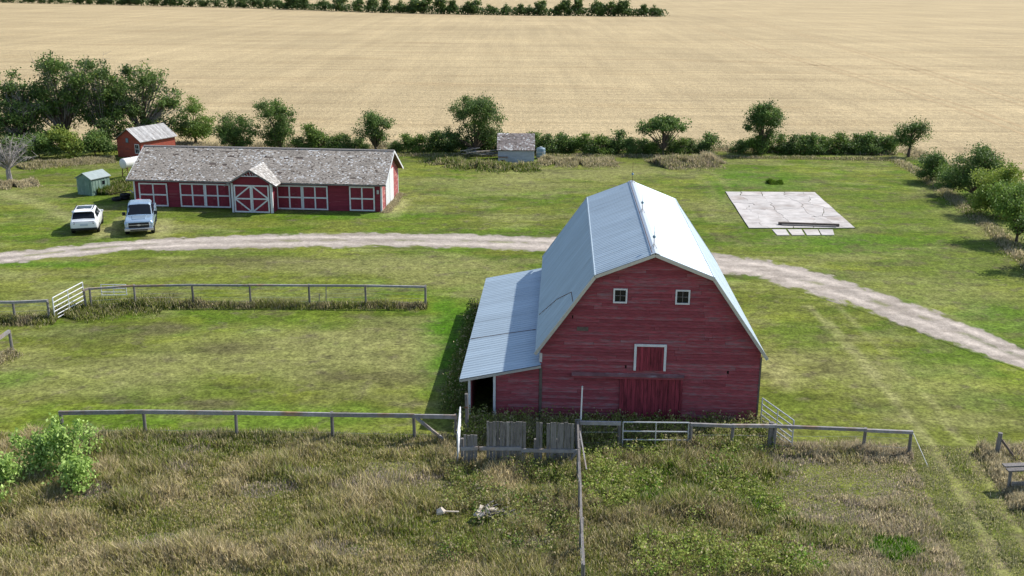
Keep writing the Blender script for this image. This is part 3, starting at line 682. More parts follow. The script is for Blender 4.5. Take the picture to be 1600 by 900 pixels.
for sgn in (-1, 1):
    xe = xm + sgn * ((bx1 - bx0) / 2 + bo)
    P = [Vector((xe, byf - .3, bez)), Vector((xm, byf - .3, bza)), Vector((xm, ytop(bza), bza)), Vector((xe, ytop(bez) + .1, bez))]
    MB().prism(P, (0, 0, .05)).build('bay_roof', 'timber', shed)
    # shingles laid so that the courses stop where the valley meets the main roof
    up_ = (P[1] - P[0]); o_ = P[0] + Vector((0, 0, .052)); m = MB(); rows = int(up_.length / .15); un = up_.normalized(); nn_ = Vector((0, 1, 0)).cross(un); nn_ = nn_ if nn_.z > 0 else -nn_
    for r in range(rows):
        v0 = r * .15; yend = (ytop(bez) + .1) + ((ytop(bza)) - (ytop(bez) + .1)) * (v0 + .1) / up_.length - (byf - .3); y = 0
        while y < yend:
            wd = R.uniform(.11, .23); g = np.array((.33, .31, .285)) * R.uniform(.65, 1.35)
            if R.random() < .15: g = np.array((.58, .57, .55))
            a, c = y, min(y + wd - .008, yend); y += wd; lift = .018 + R.uniform(0, .015)
            pt = lambda u, v, h: tuple(o_ + Vector((0, u, 0)) + un * v + nn_ * h)
            m.add([pt(a, v0, lift), pt(c, v0, lift), pt(c, min(v0 + .22, up_.length), .006), pt(a, min(v0 + .22, up_.length), .006), pt(a, v0, .002), pt(c, v0, .002)], [(0, 1, 2, 3), (4, 5, 1, 0)], tuple(g))
    sh = m.build('shingles', 'shingle', shed); sh['kind'] = 'stuff'
    MB().beam((xe, byf - .32, bez + .0), (xm, byf - .32, bza + .0), .03, .12).build('bay_barge_board', 'greywood', shed)
for k in range(5):
    MB().tube([(xm - .42 + k * .21, byf - .31, bza - .10 - abs(k - 2) * .14), (xm - .32 + k * .21, byf - .31, bza - .42)], .018, 5).build('gable_lattice', 'white', shed)
MB().beam((xm - .75, byf - .312, bza - .46), (xm + .75, byf - .312, bza - .46), .02, .06).build('gable_lattice', 'white', shed)
# doors in the sunny end
for y0, y1 in ((1.5, 3.2), (3.3, 4.9)):
    MB().box(SL + .024, SL + .06, y0, y1, .08, 2.75).build('end_door', 'white', shed)
MB().box(SL + .03, SL + .045, 3.21, 3.29, .08, 2.7).build('door_gap', 'darkwood', shed)

# ------------------------------------------------------------------ small buildings
def hut(name, label, loc, yaw, wd, ln, eh, ah, wallm, roofm, oh=.2, parent=None, boards=.2, ridge='y'):
    """gabled hut, front centre at loc, ridge along local y"""
    t = thing(name, label, 'shed', loc, -yaw)
    gp = [(-wd/2, 0), (wd/2, 0), (wd/2, eh), (0, ah - .05), (-wd/2, eh)]
    MB().prism([(x, 0.02, z) for x, z in gp], (0, .06, 0)).build('gable_wall', wallm, t)
    MB().prism([(x, ln - .08, z) for x, z in gp], (0, .06, 0)).build('gable_wall', wallm, t)
    for sx in (-1, 1): MB().box(min(sx*wd/2, sx*(wd/2-.06)), max(sx*wd/2, sx*(wd/2-.06)), .085, ln - .085, 0, eh).build('side_wall', wallm, t)
    s = (ah - eh) / (wd / 2)
    for sx in (-1, 1):
        e = Vector((sx * (wd / 2 + oh), -oh, eh - s * oh)); r = Vector((0, -oh, ah))
        ln2 = Vector((0, ln + 2 * oh, 0))
        MB().prism([e, r, r + ln2, e + ln2], (0, 0, .05)).build('roof', roofm, t)
    return t
gs = G(133, 305)
t = hut('garden_shed', 'little pale green metal garden shed with double doors on the lawn', gs, .42, 1.65, 2.1, 1.42, 1.86, 'green', 'greygreen', .1)
for x0, x1 in ((-.62, -.01), (.01, .62)):
    d = MB().box(x0, x1, -.02, .015, .05, 1.38).build('door', 'green', t)
    for k in range(5): MB().box(x0 + .03 + k * .12, x0 + .09 + k * .12, -.035, -.021, .07, 1.35).build('door_rib', 'green', d)
for k in range(6): MB().box(.826, .845, .15 + k * .33, .3 + k * .33, .05, 1.38).build('wall_rib', 'green', t)
MB().box(.827, .86, 1.2, 1.5, .8, 1.1).build('window', 'glass', t)

rs = G(203, 247)
t = hut('red_cabin', 'small orange-red cabin with patched grey roof below dark trees', rs, .47, 3.3, 4.8, 1.85, 2.95, 'brickred', 'greywood', .2)
z = 0.
while z < 2.7:
    a = 1.63 if z < 1.65 else 1.63 * (2.88 - z - .2) / (2.88 - 1.85)
    if a > .15: MB().box(-a, a, -.0 + R.uniform(0, .006), .02, z, z + .195).build('siding_board', 'brickred', t)
    z += .2
for k in range(24):
    for sx in (1,):
        u = k / 24; s = (2.95 - 1.85) / 1.65
        y0 = -.2 + 5.2 * u; p0 = Vector((1.85, y0, 1.85 - s * .2 + .056)); p1 = Vector((.0, y0, 2.95 + .056))
        MB().prism([p0, p0 + Vector((0, .205, 0)), p1 + Vector((0, .205, 0)), p1], (0, 0, .012 + R.uniform(0, .012))).build('roof_board', M['cabinroof'], t)
wn = MB().box(-.35, .05, -.04, -.002, 1.55, 2.05).build('window', 'timber', t); MB().box(-.30, .0, -.05, -.041, 1.6, 2.0).build('pane', 'bluetank', wn)
wn = MB().box(.85, 1.45, -.04, -.002, .55, 1.5).build('window', 'white', t)
for k in range(2):
    for j in range(2): MB().box(.92 + k * .25, 1.13 + k * .25, -.05, -.041, .62 + j * .43, 1.0 + j * .43).build('pane', 'glass', wn)

g0 = G(806, 255)
t = thing('grey_shed', 'small pale blue-grey shed with brown shingle roof by the hedge', 'shed', g0, 0)
gw, gd, ge, ga = 3.62, 3.6, 1.38, 2.72
gp = [(0, 0), (gd, 0), (gd, ge), (gd / 2, ga - .06), (0, ge)]
for x in (-gw/2, gw/2 - .08): MB().prism([(x, y, z) for y, z in gp], (.08, 0, 0)).build('gable_wall', 'bluegrey', t)
MB().box(-gw/2 + .085, gw/2 - .085, .02, .1, 0, ge).build('front_wall', 'bluegrey', t); MB().box(-gw/2 + .085, gw/2 - .085, gd - .1, gd - .02, 0, ge).build('back_wall', 'bluegrey', t)
siding(t, -gw/2, gw/2, 0, ge - .02, 0., -1, 'bluegrey', .23)
for sgn, y0 in ((1, -.15), (-1, gd + .15)):
    e0 = Vector((-gw/2 - .1, y0, ge - .1)); d = Vector((0, sgn * (gd/2 + .15), ga - ge + .1))
    MB().prism([e0, e0 + Vector((gw + .2, 0, 0)), e0 + Vector((gw + .2, 0, 0)) + d, e0 + d], (0, 0, .05)).build('roof', 'timber', t)
    shingles(t, e0 + Vector((0, 0, .052)), (1, 0, 0), d, gw + .2, d.length, cw=.16, tone=(.30, .255, .235), white=.12)
MB().box(gw/2 - .02, gw/2 + .03, -.04, .06, 0, ge).build('corner_board', 'white', t)
MB().box(-1.75, -.85, -.55, -.05, 0, .62).build('crate_body', 'bluegrey', tag_p := thing('storage_crate', 'dark grey crate against the front of the pale blue-grey shed', 'crate', g0, 0), bevel=.02)
MB().box(-1.80, -.80, -.60, -.04, .622, .68).build('lid', 'timber', tag_p, bevel=.01)
MB().box(-1.5, -1.1, -.575, -.555, .2, .45).build('side_panel', 'timber', tag_p)
# tank by the grey shed
q = G(845, 247)
t = thing('water_tank', 'upright blue-grey tank beside the pale blue-grey shed', 'tank', q)
MB().lathe([(.44, 0), (.46, .05), (.46, .95), (.42, 1.05), (.15, 1.12)], seg=20).build('tank_body', 'bluetank', t, smooth=True)
for z in (.3, .65): MB().lathe([(.465, z), (.48, z + .015), (.48, z + .035), (.465, z + .05)], seg=20).build('hoop', 'bluegrey', t)
MB().lathe([(.14, 1.12), (.14, 1.19), (.05, 1.2)], seg=12).build('lid', 'bluegrey', t)
# pale planks by the grey shed
q = G(748, 247)
t = thing('lumber_pile', 'heap of pale old planks in the weeds left of the blue-grey shed', 'lumber', q)
for k in range(13):
    x = R.uniform(-1.6, 1.6); a = R.uniform(-.5, .5); l_ = R.uniform(.6, 1.4); z = .25 + .05 * k
    MB().beam((x - math.cos(a) * l_, R.uniform(-.5, .5) - math.sin(a) * .5, z + R.uniform(-.15, .2)), (x + math.cos(a) * l_, math.sin(a) * .5, z + R.uniform(-.1, .3)), .16, .04).build('plank', 'pale' if k % 3 else 'greywood', t)

# fuel tank on a stand
q = G(193, 279)
t = thing('fuel_tank', 'white horizontal fuel tank on a steel stand behind the long shed', 'tank', q, -.55)
MB().lathe([(.05, -.02), (.36, .0), (.47, .07), (.48, .12), (.48, 2.0), (.47, 2.05), (.36, 2.12), (.05, 2.14)], (0, 0, 1.35), 'Y', 24).build('tank_body', 'tank', t, smooth=True)
for x in (-.42, .42):
    for y in (.25, 1.85): MB().beam((x, y, 0), (x * .8, y, 1.1), .06, .06).build('leg', 'rust', t)
for y in (.25, 1.85): MB().beam((-.42, y, .92), (.42, y, .92), .06, .06).build('saddle', 'rust', t)
MB().beam((-.4, .25, .3), (.36, .25, .85), .03, .03).build('cross_brace', 'rust', t)
MB().lathe([(.08, 0), (.08, .1), (.03, .12)], (0, 1.0, 1.82), seg=10).build('filler_cap', 'rust', t)

# old tyres beside the long shed
def tyre(parent, name, r, wd, c, axis, m='tyre'):
    pr = [(r * .62, -wd/2), (r * .9, -wd/2), (r, -wd*.3), (r, wd*.3), (r * .9, wd/2), (r * .62, wd/2)]
    mb = MB(); seg = 22; vs = []
    for rr, tt in pr:
        for k in range(seg):
            a = 2 * math.pi * k / seg; x, y = rr * math.cos(a), rr * math.sin(a)
            p = {'X': (tt, x, y), 'Z': (x, y, tt)}[axis]; vs.append((p[0] + c[0], p[1] + c[1], p[2] + c[2]))
    n = len(pr); fs = [(i*seg+k, i*seg+(k+1) % seg, ((i+1) % n)*seg+(k+1) % seg, ((i+1) % n)*seg+k) for i in range(n) for k in range(seg)]
    mb.add(vs, fs); return mb.build(name, m, parent, smooth=True)
for k, (px, py, zz, lb) in enumerate([(183, 313, .0, 'old black tyre lying in the grass by the shed corner, farther from the wall'), (195, 311, .0, 'old black tyre lying in the grass close against the shed corner'), (196, 311, .24, 'old black tyre lying on top of another by the shed corner')]):
    q = G(px, py); t = thing('old_tyre', lb, 'tyre', (q.x, q.y, zz), 0, 'discarded tyres at the shed corner')
    tyre(t, 'tread', .42, .22, (0, 0, .12), 'Z'); MB().lathe([(.27, .05), (.27, .08), (.05, .09)], seg=16).build('wheel_disc', 'rust', t)
q = G(187, 309); t = thing('scrap_bar', 'rusty bent bar lying across the old tyres', 'scrap')
MB().beam((q.x - .7, q.y, .30), (q.x + .8, q.y + .4, .56), .08, .06).build('bar', 'rust', t); MB().beam((q.x + .8, q.y + .4, .56), (q.x + 1.1, q.y + .2, .40), .08, .06).build('bent_end', 'dirtywhite', t)

# ------------------------------------------------------------------ concrete pad
pad = thing('concrete_pad', 'large cracked pale concrete slab set in the lawn', 'slab')
c0, c1, c2, c3 = [Vector(G(*p)) for p in ((1133, 300), (1273, 301), (1336, 357), (1170, 357))]
def padp(u, v): return c0.lerp(c1, u).lerp(c3.lerp(c2, u), v)
MB().prism([padp(.0, .0) - Vector((0, 0, .02)), padp(1, 0) - Vector((0, 0, .02)), padp(1, 1) - Vector((0, 0, .02)), padp(0, 1) - Vector((0, 0, .02))], (0, 0, .045)).build('crack_bed', 'soil', pad)
us, vs_ = [0, .16, .42, .66, .86, 1], [0, .14, .33, .52, .70, .86, 1]
J = {(i, j): ((u + (R.uniform(-.06, .06) if 0 < i < 5 else 0)), (v + (R.uniform(-.05, .05) if 0 < j < 6 else 0))) for i, u in enumerate(us) for j, v in enumerate(vs_)}
EDG = {}
def wob(i0, j0, i1, j1):
    """crooked edge shared by two slab pieces"""
    k = (i0, j0, i1, j1) if (i0, j0) < (i1, j1) else (i1, j1, i0, j0)
    if k not in EDG:
        a, c = J[k[:2]], J[k[2:]]; onb = (k[0] == k[2] and k[0] in (0, 5)) or (k[1] == k[3] and k[1] in (0, 6))
        EDG[k] = [(a[0] + (c[0]-a[0]) * t + (0 if onb else R.uniform(-.022, .022)), a[1] + (c[1]-a[1]) * t + (0 if onb else R.uniform(-.014, .014))) for t in (.2, .4, .6, .8)]
    e = EDG[k]; return e if (i0, j0) == k[:2] else e[::-1]
for i in range(5):
    for j in range(6):
        cyc = [(i, j), (i + 1, j), (i + 1, j + 1), (i, j + 1)]; poly = []
        for a, c in zip(cyc, cyc[1:] + cyc[:1]): poly += [J[a]] + wob(*a, *c)
        P = [padp(*p) for p in poly]; cen = sum(P, Vector()) / len(P); zt = .05 + R.uniform(0, .015)
        gap = R.choice([.008, .015, .03, .05])
        P = [p + (cen - p).normalized() * gap for p in P]
        MB().prism([(p.x, p.y, .0) for p in P], (0, 0, zt)).build('slab_piece', 'concrete', pad)
ap = [Vector(G(*p)) for p in ((1206, 359), (1303, 359), (1307, 367.5), (1214, 368))]
for k in range(4):
    a0, a1 = k / 4 + .004, (k + 1) / 4 - .008 + (R.uniform(-.02, 0))
    P = [ap[0].lerp(ap[1], a0), ap[0].lerp(ap[1], a1), ap[3].lerp(ap[2], a1 + R.uniform(-.02, 0)), ap[3].lerp(ap[2], a0)]
    MB().prism([(p.x, p.y, -.02) for p in P], (0, 0, .055)).build('apron_piece', 'concrete', pad)
a, c = G(1216, 352), G(1311, 355)
t = thing('timber_beam', 'long dark squared timber lying along the front of the concrete slab', 'timber')
MB().beam((a.x, a.y, .165), (c.x, c.y, .165), .22, .19).build('beam', 'timber', t, bevel=.01)
MB().beam((a.x + .2, a.y - .22, .11), (c.x - .3, c.y - .25, .11), .12, .08).build('loose_board', 'greywood', t)
for q in (a.lerp(c, .02), a.lerp(c, .98)): MB().box(q.x - .08, q.x + .08, q.y - .17, q.y + .17, .06, .07).build('bearer', 'greywood', t)

# ------------------------------------------------------------------ vehicles (x right, y forward)
def panel(mb, a, b_, c, d, u0, u1, v0, v1, off, th=.012):
    a, b_, c, d = map(Vector, (a, b_, c, d)); f = lambda u, v: a.lerp(b_, u).lerp(d.lerp(c, u), v)
    n = (b_ - a).cross(d - a).normalized() 
    P = [f(u0, v0), f(u1, v0), f(u1, v1), f(u0, v1)]
    return mb.prism([p + n * (off - th) for p in P], n * th)
def glazing(ra, rb, v0, v1, u0=.06, off=.012):
    """curved pane that follows the loft between two cabin rings"""
    q = []
    for v in (v0, v1):
        P = [Vector(ra[i]).lerp(Vector(rb[i]), v) for i in (1, 2, 3, 4, 5)]; P[0] = P[0].lerp(P[1], u0 * 4); P[4] = P[4].lerp(P[3], u0 * 4); q.append(P)
    n = (q[0][4] - q[0][0]).cross(q[1][2] - q[0][2]).normalized()
    if n.z < 0: n = -n
    m = MB(); m.add([p + n * off for p in q[0] + q[1]] + [p - n * .03 for p in q[0] + q[1]], [(i, i+1, i+6, i+5) for i in range(4)] + [(i+11, i+10, i+15, i+16) for i in range(4)] + [(i, i+10, i+11, i+1) for i in range(4)] + [(i+5, i+6, i+16, i+15) for i in range(4)] + [(0, 5, 15, 10), (4, 14, 19, 9)])
    return m
def wheel(parent, x, y, r, wd):
    sx = 1 if x > 0 else -1
    wh = tyre(parent, 'wheel', r, wd, (x, y, r), 'X')
    MB().lathe([(.03, x + sx * wd * .36), (r * .3, x + sx * wd * .34), (r * .62, x + sx * wd * .42), (r * .64, x + sx * wd * .2)], (0, y, r), 'X', 18).build('rim', 'rim', wh)
    MB().lathe([(r * 1.16, x + sx * .0 ), (r * 1.16, x + sx * wd * .42), (r * .5, x + sx * wd * .43)], (0, y, r + .03), 'X', 18).build('wheel_arch', 'carblack', parent)
    return wh
def ring(y, w_, zb, zt, tw, crown=.02):
    return [(-w_*.93, y, zb), (-w_, y, zb + .16), (-w_, y, zb + (zt - zb) * .72), (-tw, y, zt), (0, y, zt + crown), (tw, y, zt), (w_, y, zb + (zt - zb) * .72), (w_, y, zb + .16), (w_*.93, y, zb)]
def cabring(y, bw, zb, tw, zt, crown=.03):
    return [(-bw, y, zb), (-tw - (bw - tw) * .12, y, zb + (zt - zb) * .9), (-tw * .86, y, zt), (0, y, zt + crown), (tw * .86, y, zt), (tw + (bw - tw) * .12, y, zb + (zt - zb) * .9), (bw, y, zb)]

fw = Vector((-.276, .961)); rt = Vector((.961, .276)); wr = Vector(W(153.5, 361.5)); cen = wr - rt * .82 + fw * 1.4
t = thing('suv', 'white sport utility vehicle parked on the grass, its rear towards the gravel drive', 'car', (cen.x, cen.y, 0), math.atan2(-fw.x, fw.y))
P = 'carwhite'
MB().loft([ring(-2.34, .80, .48, .92, .74), ring(-2.24, .91, .36, 1.04, .84), ring(-1.6, .95, .30, 1.08, .90), ring(0, .95, .28, 1.06, .90), ring(1.1, .95, .30, 1.04, .86), ring(1.9, .93, .34, .98, .80), ring(2.25, .86, .42, .88, .72), ring(2.36, .72, .48, .74, .6)]).build('body', P, t, bevel=.03, smooth=True)
st = [(-2.20, .86, 1.04, .80, 1.07), (-1.72, .89, 1.04, .70, 1.60), (-.9, .90, 1.04, .70, 1.69), (.15, .90, 1.03, .68, 1.66), (1.05, .88, 1.02, .78, 1.06)]
cr = [cabring(*s) for s in st]
MB().loft(cr).build('cabin', P, t, bevel=.02, smooth=False)
glazing(cr[0], cr[1], .12, .88).build('rear_window', 'glass', t)
glazing(cr[4], cr[3], .06, .92).build('windshield', 'glass', t)
for sx, (i0, i1) in ((1, (6, 5)), (-1, (0, 1))):
    for k, (u0, u1) in ((1, (.06, .96)), (2, (.04, .95)), (3, (.03, .45))):
        A, B_, C_, D_ = cr[k][i0], cr[k+1][i0], cr[k+1][i1], cr[k][i1]
        if k == 3: C_ = tuple(Vector(cr[3][i1]).lerp(Vector(cr[4][i1]), 1))
        if sx < 0: panel(MB(), B_, A, D_, C_, 1 - u1, 1 - u0, .12, .9, .012).build('side_window', 'glass', t)
        else: panel(MB(), A, B_, C_, D_, u0, u1, .12, .9, .012).build('side_window', 'glass', t)
MB().box(-.50, .50, -1.15, -.35, 1.715, 1.728).build('sunroof', 'glass', t)
MB().hexa([(-.62, -1.95, 1.60), (.62, -1.95, 1.60), (.66, -1.62, 1.62), (-.66, -1.62, 1.62)], [(-.60, -1.95, 1.635), (.60, -1.95, 1.635), (.64, -1.62, 1.67), (-.64, -1.62, 1.67)]).build('spoiler', P, t, bevel=.01)
MB().box(-.88, .88, -2.37, -2.16, .34, .52).build('rear_bumper', 'carblack', t, bevel=.04)
MB().box(-.26, .26, -2.362, -2.345, .66, .80).build('licence_plate', 'plate', t)
MB().box(-.70, .70, -2.32, -2.26, .935, .975).build('light_bar', 'redlens', t)
for sx in (-1, 1):
    MB().hexa([(sx*.62, -2.37, .80), (sx*.86, -2.27, .80), (sx*.93, -2.0, .86), (sx*.62, -2.1, .86)], [(sx*.62, -2.34, .94), (sx*.86, -2.24, .94), (sx*.91, -1.98, .96), (sx*.62, -2.1, .96)]).build('tail_lamp', 'redlens', t)
    MB().box(min(sx*.92, sx*1.10), max(sx*.92, sx*1.10), .62, .74, 1.04, 1.18).build('mirror', P, t, bevel=.03)
    MB().box(min(sx*.60, sx*.64), max(sx*.60, sx*.64), -1.5, .1, 1.70, 1.74).build('roof_rail', 'carblack', t)
    MB().box(min(sx*.945, sx*.965), max(sx*.945, sx*.965), -1.0, 1.0, .32, .42).build('sill', 'carblack', t)
    for yy in (-.1, .75): MB().box(min(sx*.94, sx*.965), max(sx*.94, sx*.965), yy, yy + .18, .86, .90).build('door_handle', P, t)
    for yy in (-1.4, 1.43): wheel(t, sx * .84, yy, .36, .24)

fw = Vector((.277, -.961)); lf = Vector((.961, .277)); wr = Vector(W(239, 363)); cen = wr - lf * .86 - fw * 1.92
t = thing('pickup_truck', 'silver blue pickup truck parked facing the gravel drive', 'truck', (cen.x, cen.y, 0), math.atan2(-fw.x, fw.y))
P = 'carsilver'
MB().loft([ring(.95, 1.0, .46, 1.16, .92), ring(1.6, 1.0, .46, 1.17, .92), ring(2.45, .99, .48, 1.13, .90), ring(2.78, .97, .52, 1.08, .86), ring(2.86, .94, .56, 1.02, .82)]).build('hood', P, t, bevel=.03, smooth=True)
MB().loft([ring(-1.15, 1.0, .46, 1.14, .96), ring(.2, 1.0, .46, 1.14, .96), ring(.97, 1.0, .46, 1.16, .94)]).build('cab_body', P, t, bevel=.02)
st = [(-1.14, .94, 1.12, .78, 1.78), (-.95, .94, 1.12, .77, 1.89), (.1, .94, 1.12, .77, 1.91), (.42, .94, 1.12, .76, 1.85), (1.25, .90, 1.13, .84, 1.17)]
cr = [cabring(*s) for s in st]
MB().loft(cr).build('cabin', P, t, bevel=.02)
glazing(cr[4], cr[3], .06, .93).build('windshield', 'glass', t)
panel(MB(), cr[0][1], cr[0][5], (cr[0][5][0], cr[0][5][1], 1.2), (cr[0][1][0], cr[0][1][1], 1.2), .1, .9, .05, .9, .012).build('rear_window', 'glass', t)
for sx, (i0, i1) in ((1, (6, 5)), (-1, (0, 1))):
    for (y0, y1) in ((-.95, -.12), (-.04, .85)):
        A, B_ = (sx*.935, y0, 1.16), (sx*.925, y1, 1.16); D_, C_ = (sx*.80, y0 + .02, 1.77), (sx*.80, min(y1, .44), 1.76)
        if sx < 0: panel(MB(), B_, A, D_, C_, .02, .98, .04, .96, .016).build('side_window', 'glass', t)
        else: panel(MB(), A, B_, C_, D_, .02, .98, .04, .96, .016).build('side_window', 'glass', t)
# bed
for sx in (-1, 1): MB().box(min(sx*1.0, sx*.88), max(sx*1.0, sx*.88), -2.95, -1.17, .50, 1.20).build('bed_side', P, t, bevel=.02)
MB().box(-.88, .88, -2.94, -1.18, .55, .66).build('bed_floor', 'carblack', t)
MB().box(-.879, .879, -2.98, -2.88, .56, 1.19).build('tailgate', P, t, bevel=.015)
MB().box(-.879, .879, -1.26, -1.18, .661, 1.18).build('bed_front', 'carblack', t)
MB().box(-.95, .95, -3.12, -2.985, .45, .66).build('rear_bumper', 'rim', t, bevel=.02)
# front
MB().box(-.70, .70, 2.85, 2.92, .62, .98).build('grille', 'carblack', t, bevel=.02)
MB().box(-.66, .66, 2.922, 2.935, .795, .835).build('grille_bar', 'rim', t)
MB().box(-.13, .13, 2.937, 2.95, .775, .855).box(-.05, .05, 2.937, 2.951, .75, .88).build('emblem', 'rim', t)
MB().box(-.98, .98, 2.80, 3.02, .40, .60).build('front_bumper', 'rim', t, bevel=.03)
MB().box(-.60, .60, 3.0, 3.03, .44, .52).build('lower_intake', 'carblack', t)
MB().hexa([(-.55, 1.5, 1.17), (.55, 1.5, 1.17), (.5, 2.5, 1.13), (-.5, 2.5, 1.13)], [(-.5, 1.55, 1.215), (.5, 1.55, 1.215), (.45, 2.5, 1.175), (-.45, 2.5, 1.175)]).build('hood_bulge', P, t, bevel=.02)
for sx in (-1, 1):
    MB().hexa([(sx*.70, 2.90, .76), (sx*.97, 2.80, .76), (sx*.985, 2.6, .78), (sx*.70, 2.7, .78)], [(sx*.70, 2.88, .98), (sx*.95, 2.78, .98), (sx*.975, 2.55, .98), (sx*.70, 2.7, .98)]).build('headlight', 'lamp', t)
    MB().box(min(sx*.98, sx*1.22), max(sx*.98, sx*1.22), .72, .84, 1.10, 1.36).build('mirror', 'carblack', t, bevel=.03)
    MB().box(min(sx*1.0, sx*1.06), max(sx*1.0, sx*1.06), -1.1, .95, .36, .44).build('running_board', 'carblack', t)
    for yy in (-.6, .35): MB().box(min(sx*.99, sx*1.015), max(sx*.99, sx*1.015), yy, yy + .2, .98, 1.03).build('door_handle', 'carblack', t)
    for yy in (-1.93, 1.92): wheel(t, sx * .88, yy, .41, .27)
ct = Matrix.Rotation(math.atan2(-fw.x, fw.y), 2) @ Vector((.15, -1.65))
t = thing('red_bundle', 'red and pink plastic bundle lying in the bed of the pickup', 'bundle', (cen.x + ct.x, cen.y + ct.y, .665), .3)
MB().loft([[(math.cos(a) * r_ * (1 + .2 * math.sin(3 * a + z)), math.sin(a) * r_ * .7, z) for a in [2 * math.pi * k / 12 for k in range(12)]] for r_, z in ((.5, 0), (.58, .25), (.5, .62), (.36, .98), (.2, 1.12))]).build('sheet', 'redcloth', t, smooth=True)
MB().tube([(-.5, 0, .62), (0, -.40, .70), (.5, 0, .62)], .02, 6).build('strap', 'dirtywhite', t)

# ------------------------------------------------------------------ fences
def fence(name, label, posts, h, rail=(.10, .16), wires=0, pm='greywood', pw=.13, rails=True, extra=(), group=None, rm='railwood', hs=None):
    """posts: world xy; rails run between neighbouring posts"""
    o = posts[0]; t = thing(name, label, 'fence', (o[0], o[1], 0), 0, group)
    L = [Vector((p[0] - o[0], p[1] - o[1], 0)) for p in posts]; hs = hs or [h] * len(L)
    for p, hh in zip(L, hs):
        tl = Vector((R.uniform(-.03, .03), R.uniform(-.03, .03), 0)); k = R.uniform(.85, 1.15) * pw / 2
        MB().tube([p + Vector((0, 0, -.2)), p + tl * .5 + Vector((0, 0, hh * .5)), p + tl + Vector((0, 0, hh + R.uniform(-.03, .03)))], [k * 1.1, k, k * .95], 8).build('post', pm, t)
    if rails:
        for a, c, h0, h1 in zip(L[:-1], L[1:], hs[:-1], hs[1:]):
            d = (c - a).normalized(); sag = R.uniform(-.02, .02)
            MB().beam(a - d * .05 + Vector((0, -.09, h0 - rail[1] * .35 + sag)), c + d * .02 + Vector((0, -.09, h1 - rail[1] * .35 - sag)), rail[0], rail[1]).build('rail', rm, t)
    for k in range(wires):
        z = .25 + k * (h - .3) / max(1, wires)
        MB().tube([p + Vector((0, .07, z)) for p in L], .005, 4).build('wire', 'tube', t)
    return t
def pts(*p): return [W(*q) for q in p]
f1 = fence('paddock_fence', 'pole-topped wire fence along the far side of the mown paddock', pts((135,486),(143,484),(212,479),(303,478),(392,478),(484,478),(572,479),(665,480)), 1.28, (.10, .11), 4)
for px in (509, 498):
    q = Vector((*W(px, 479), 0)); o = f1.location; MB().tube([q - o + Vector((0, .1, 0)), q - o + Vector((.05, .1, 1.15 if px == 509 else .7))], .03, 6).build('stay', 'greywood', f1)
fence('paddock_fence', 'short pole fence left of the tilted white tube gate', pts((-40,502),(24,502),(78,500)), 1.15, (.11, .13), 3)
fence('corner_fence', 'broken rail fence end at the left of the mown paddock', pts((-40,590),(-8,566),(19,547)), 1.05, (.10, .16))
f3 = fence('plank_fence', 'plank-topped post fence between the mown paddock and the rough grass', pts((100,684),(228,682),(370,684),(520,686),(648,689),(712,690)), 1.18, (.08, .165), 1)
q = Vector((*W(648, 689), 0)) - f3.location; MB().beam(q + Vector((.1, -.12, 1.05)), q + Vector((1.15, -.3, .25)), .09, .10).build('brace', 'railwood', f3)
fence('barnyard_fence', 'short rail fence joining the corner post to the tube gate before the barn', pts((905,702),(967,702)), 1.22, (.10, .14), 2)
f5 = fence('barnyard_fence', 'pole rail fence running right of the tube gate past the barn corner', pts((1078,704),(1142,704),(1208,706),(1348,706),(1420,710)), 1.08, (.11, .12), 2, hs=[1.2, 1.15, 1.2, 1.02, 1.02])
q = Vector((*W(1208, 706), 0)) - f5.location; MB().tube([q + Vector((-.14, .05, -.1)), q + Vector((-.14, .05, 1.25))], .11, 8).build('post', 'greywood', f5)
q = Vector((*W(1420, 710), 0)) - f5.location; MB().tube([q + Vector((.05, 0, .95)), q + Vector((.35, -1.1, 0))], .012, 5).build('guy_wire', 'tube', f5)
a, c = Vector((*W(905, 702), 0)), Vector((2.0, 24, 0))
ps = [a.lerp(c, k / 5) for k in range(6)]
ps = [(2.62, 38.3), (2.52, 35.9), (2.42, 33.2), (2.30, 30.6), (2.2, 27.8)]
f6 = fence('cross_fence', 'weathered rail fence running from the barnyard corner through the rough weeds', ps, 1.3, (.065, .07), 2, rm='greywood')
MB().beam((0.06, -.2, 1.1), (.22, -2.3, .35), .05, .05).build('brace', 'railwood', f6)
MB().box(-.1, .1, .02, .10, .3, 1.35).build('plank', 'greywood', f6)
t = thing('white_pole', 'tall thin white pole standing at the barnyard corner post', 'pole', (*W(906, 703), 0))
MB().tube([(0, .15, 0), (.04, .18, 2.62)], [.035, .028], 8).build('shaft', 'white', t); MB().lathe([(.035, 2.6), (.035, 2.64), (.01, 2.66)], (.04, .18, 0), seg=8).build('cap', 'tube', t)
MB().beam((-.06, .06, 1.0), (.08, .16, 1.0), .03, .05).build('bracket', 'rust', t)

def tube_gate(label, a, c, h, n, r=.028, z0=.15, m='tube', lift=0., brace=True):
    a = Vector((*a, 0)); c = Vector((*c, 0)); t = thing('tube_gate', label, 'gate', a); d = c - a
    A, C = Vector((0, 0, z0)), d + Vector((0, 0, z0 + lift))
    up_ = Vector((0, 0, h))
    for p in (A, C): MB().tube([p, p + up_], r * 1.1, 8).build('upright', m, t)
    for k in range(n):
        f = (k / (n - 1)) ** 1.15; MB().tube([A + up_ * f, C + up_ * f], r, 8).build('bar', m, t)
    if brace: MB().tube([A + (C - A) * .5 + Vector((0, -.03, 0)), A + (C - A) * .5 + up_ + Vector((0, -.03, 0))], r * .8, 6).build('brace', m, t)
    return t
tube_gate('galvanised tube gate between rail fences in front of the barn sliding door', W(972, 703), W(1074, 704), 1.05, 4)
tube_gate('pale grey tube gate standing open at the right corner of the barn', bl(4.72, .2), (bl(5.55, -2.05)), 1.15, 6)
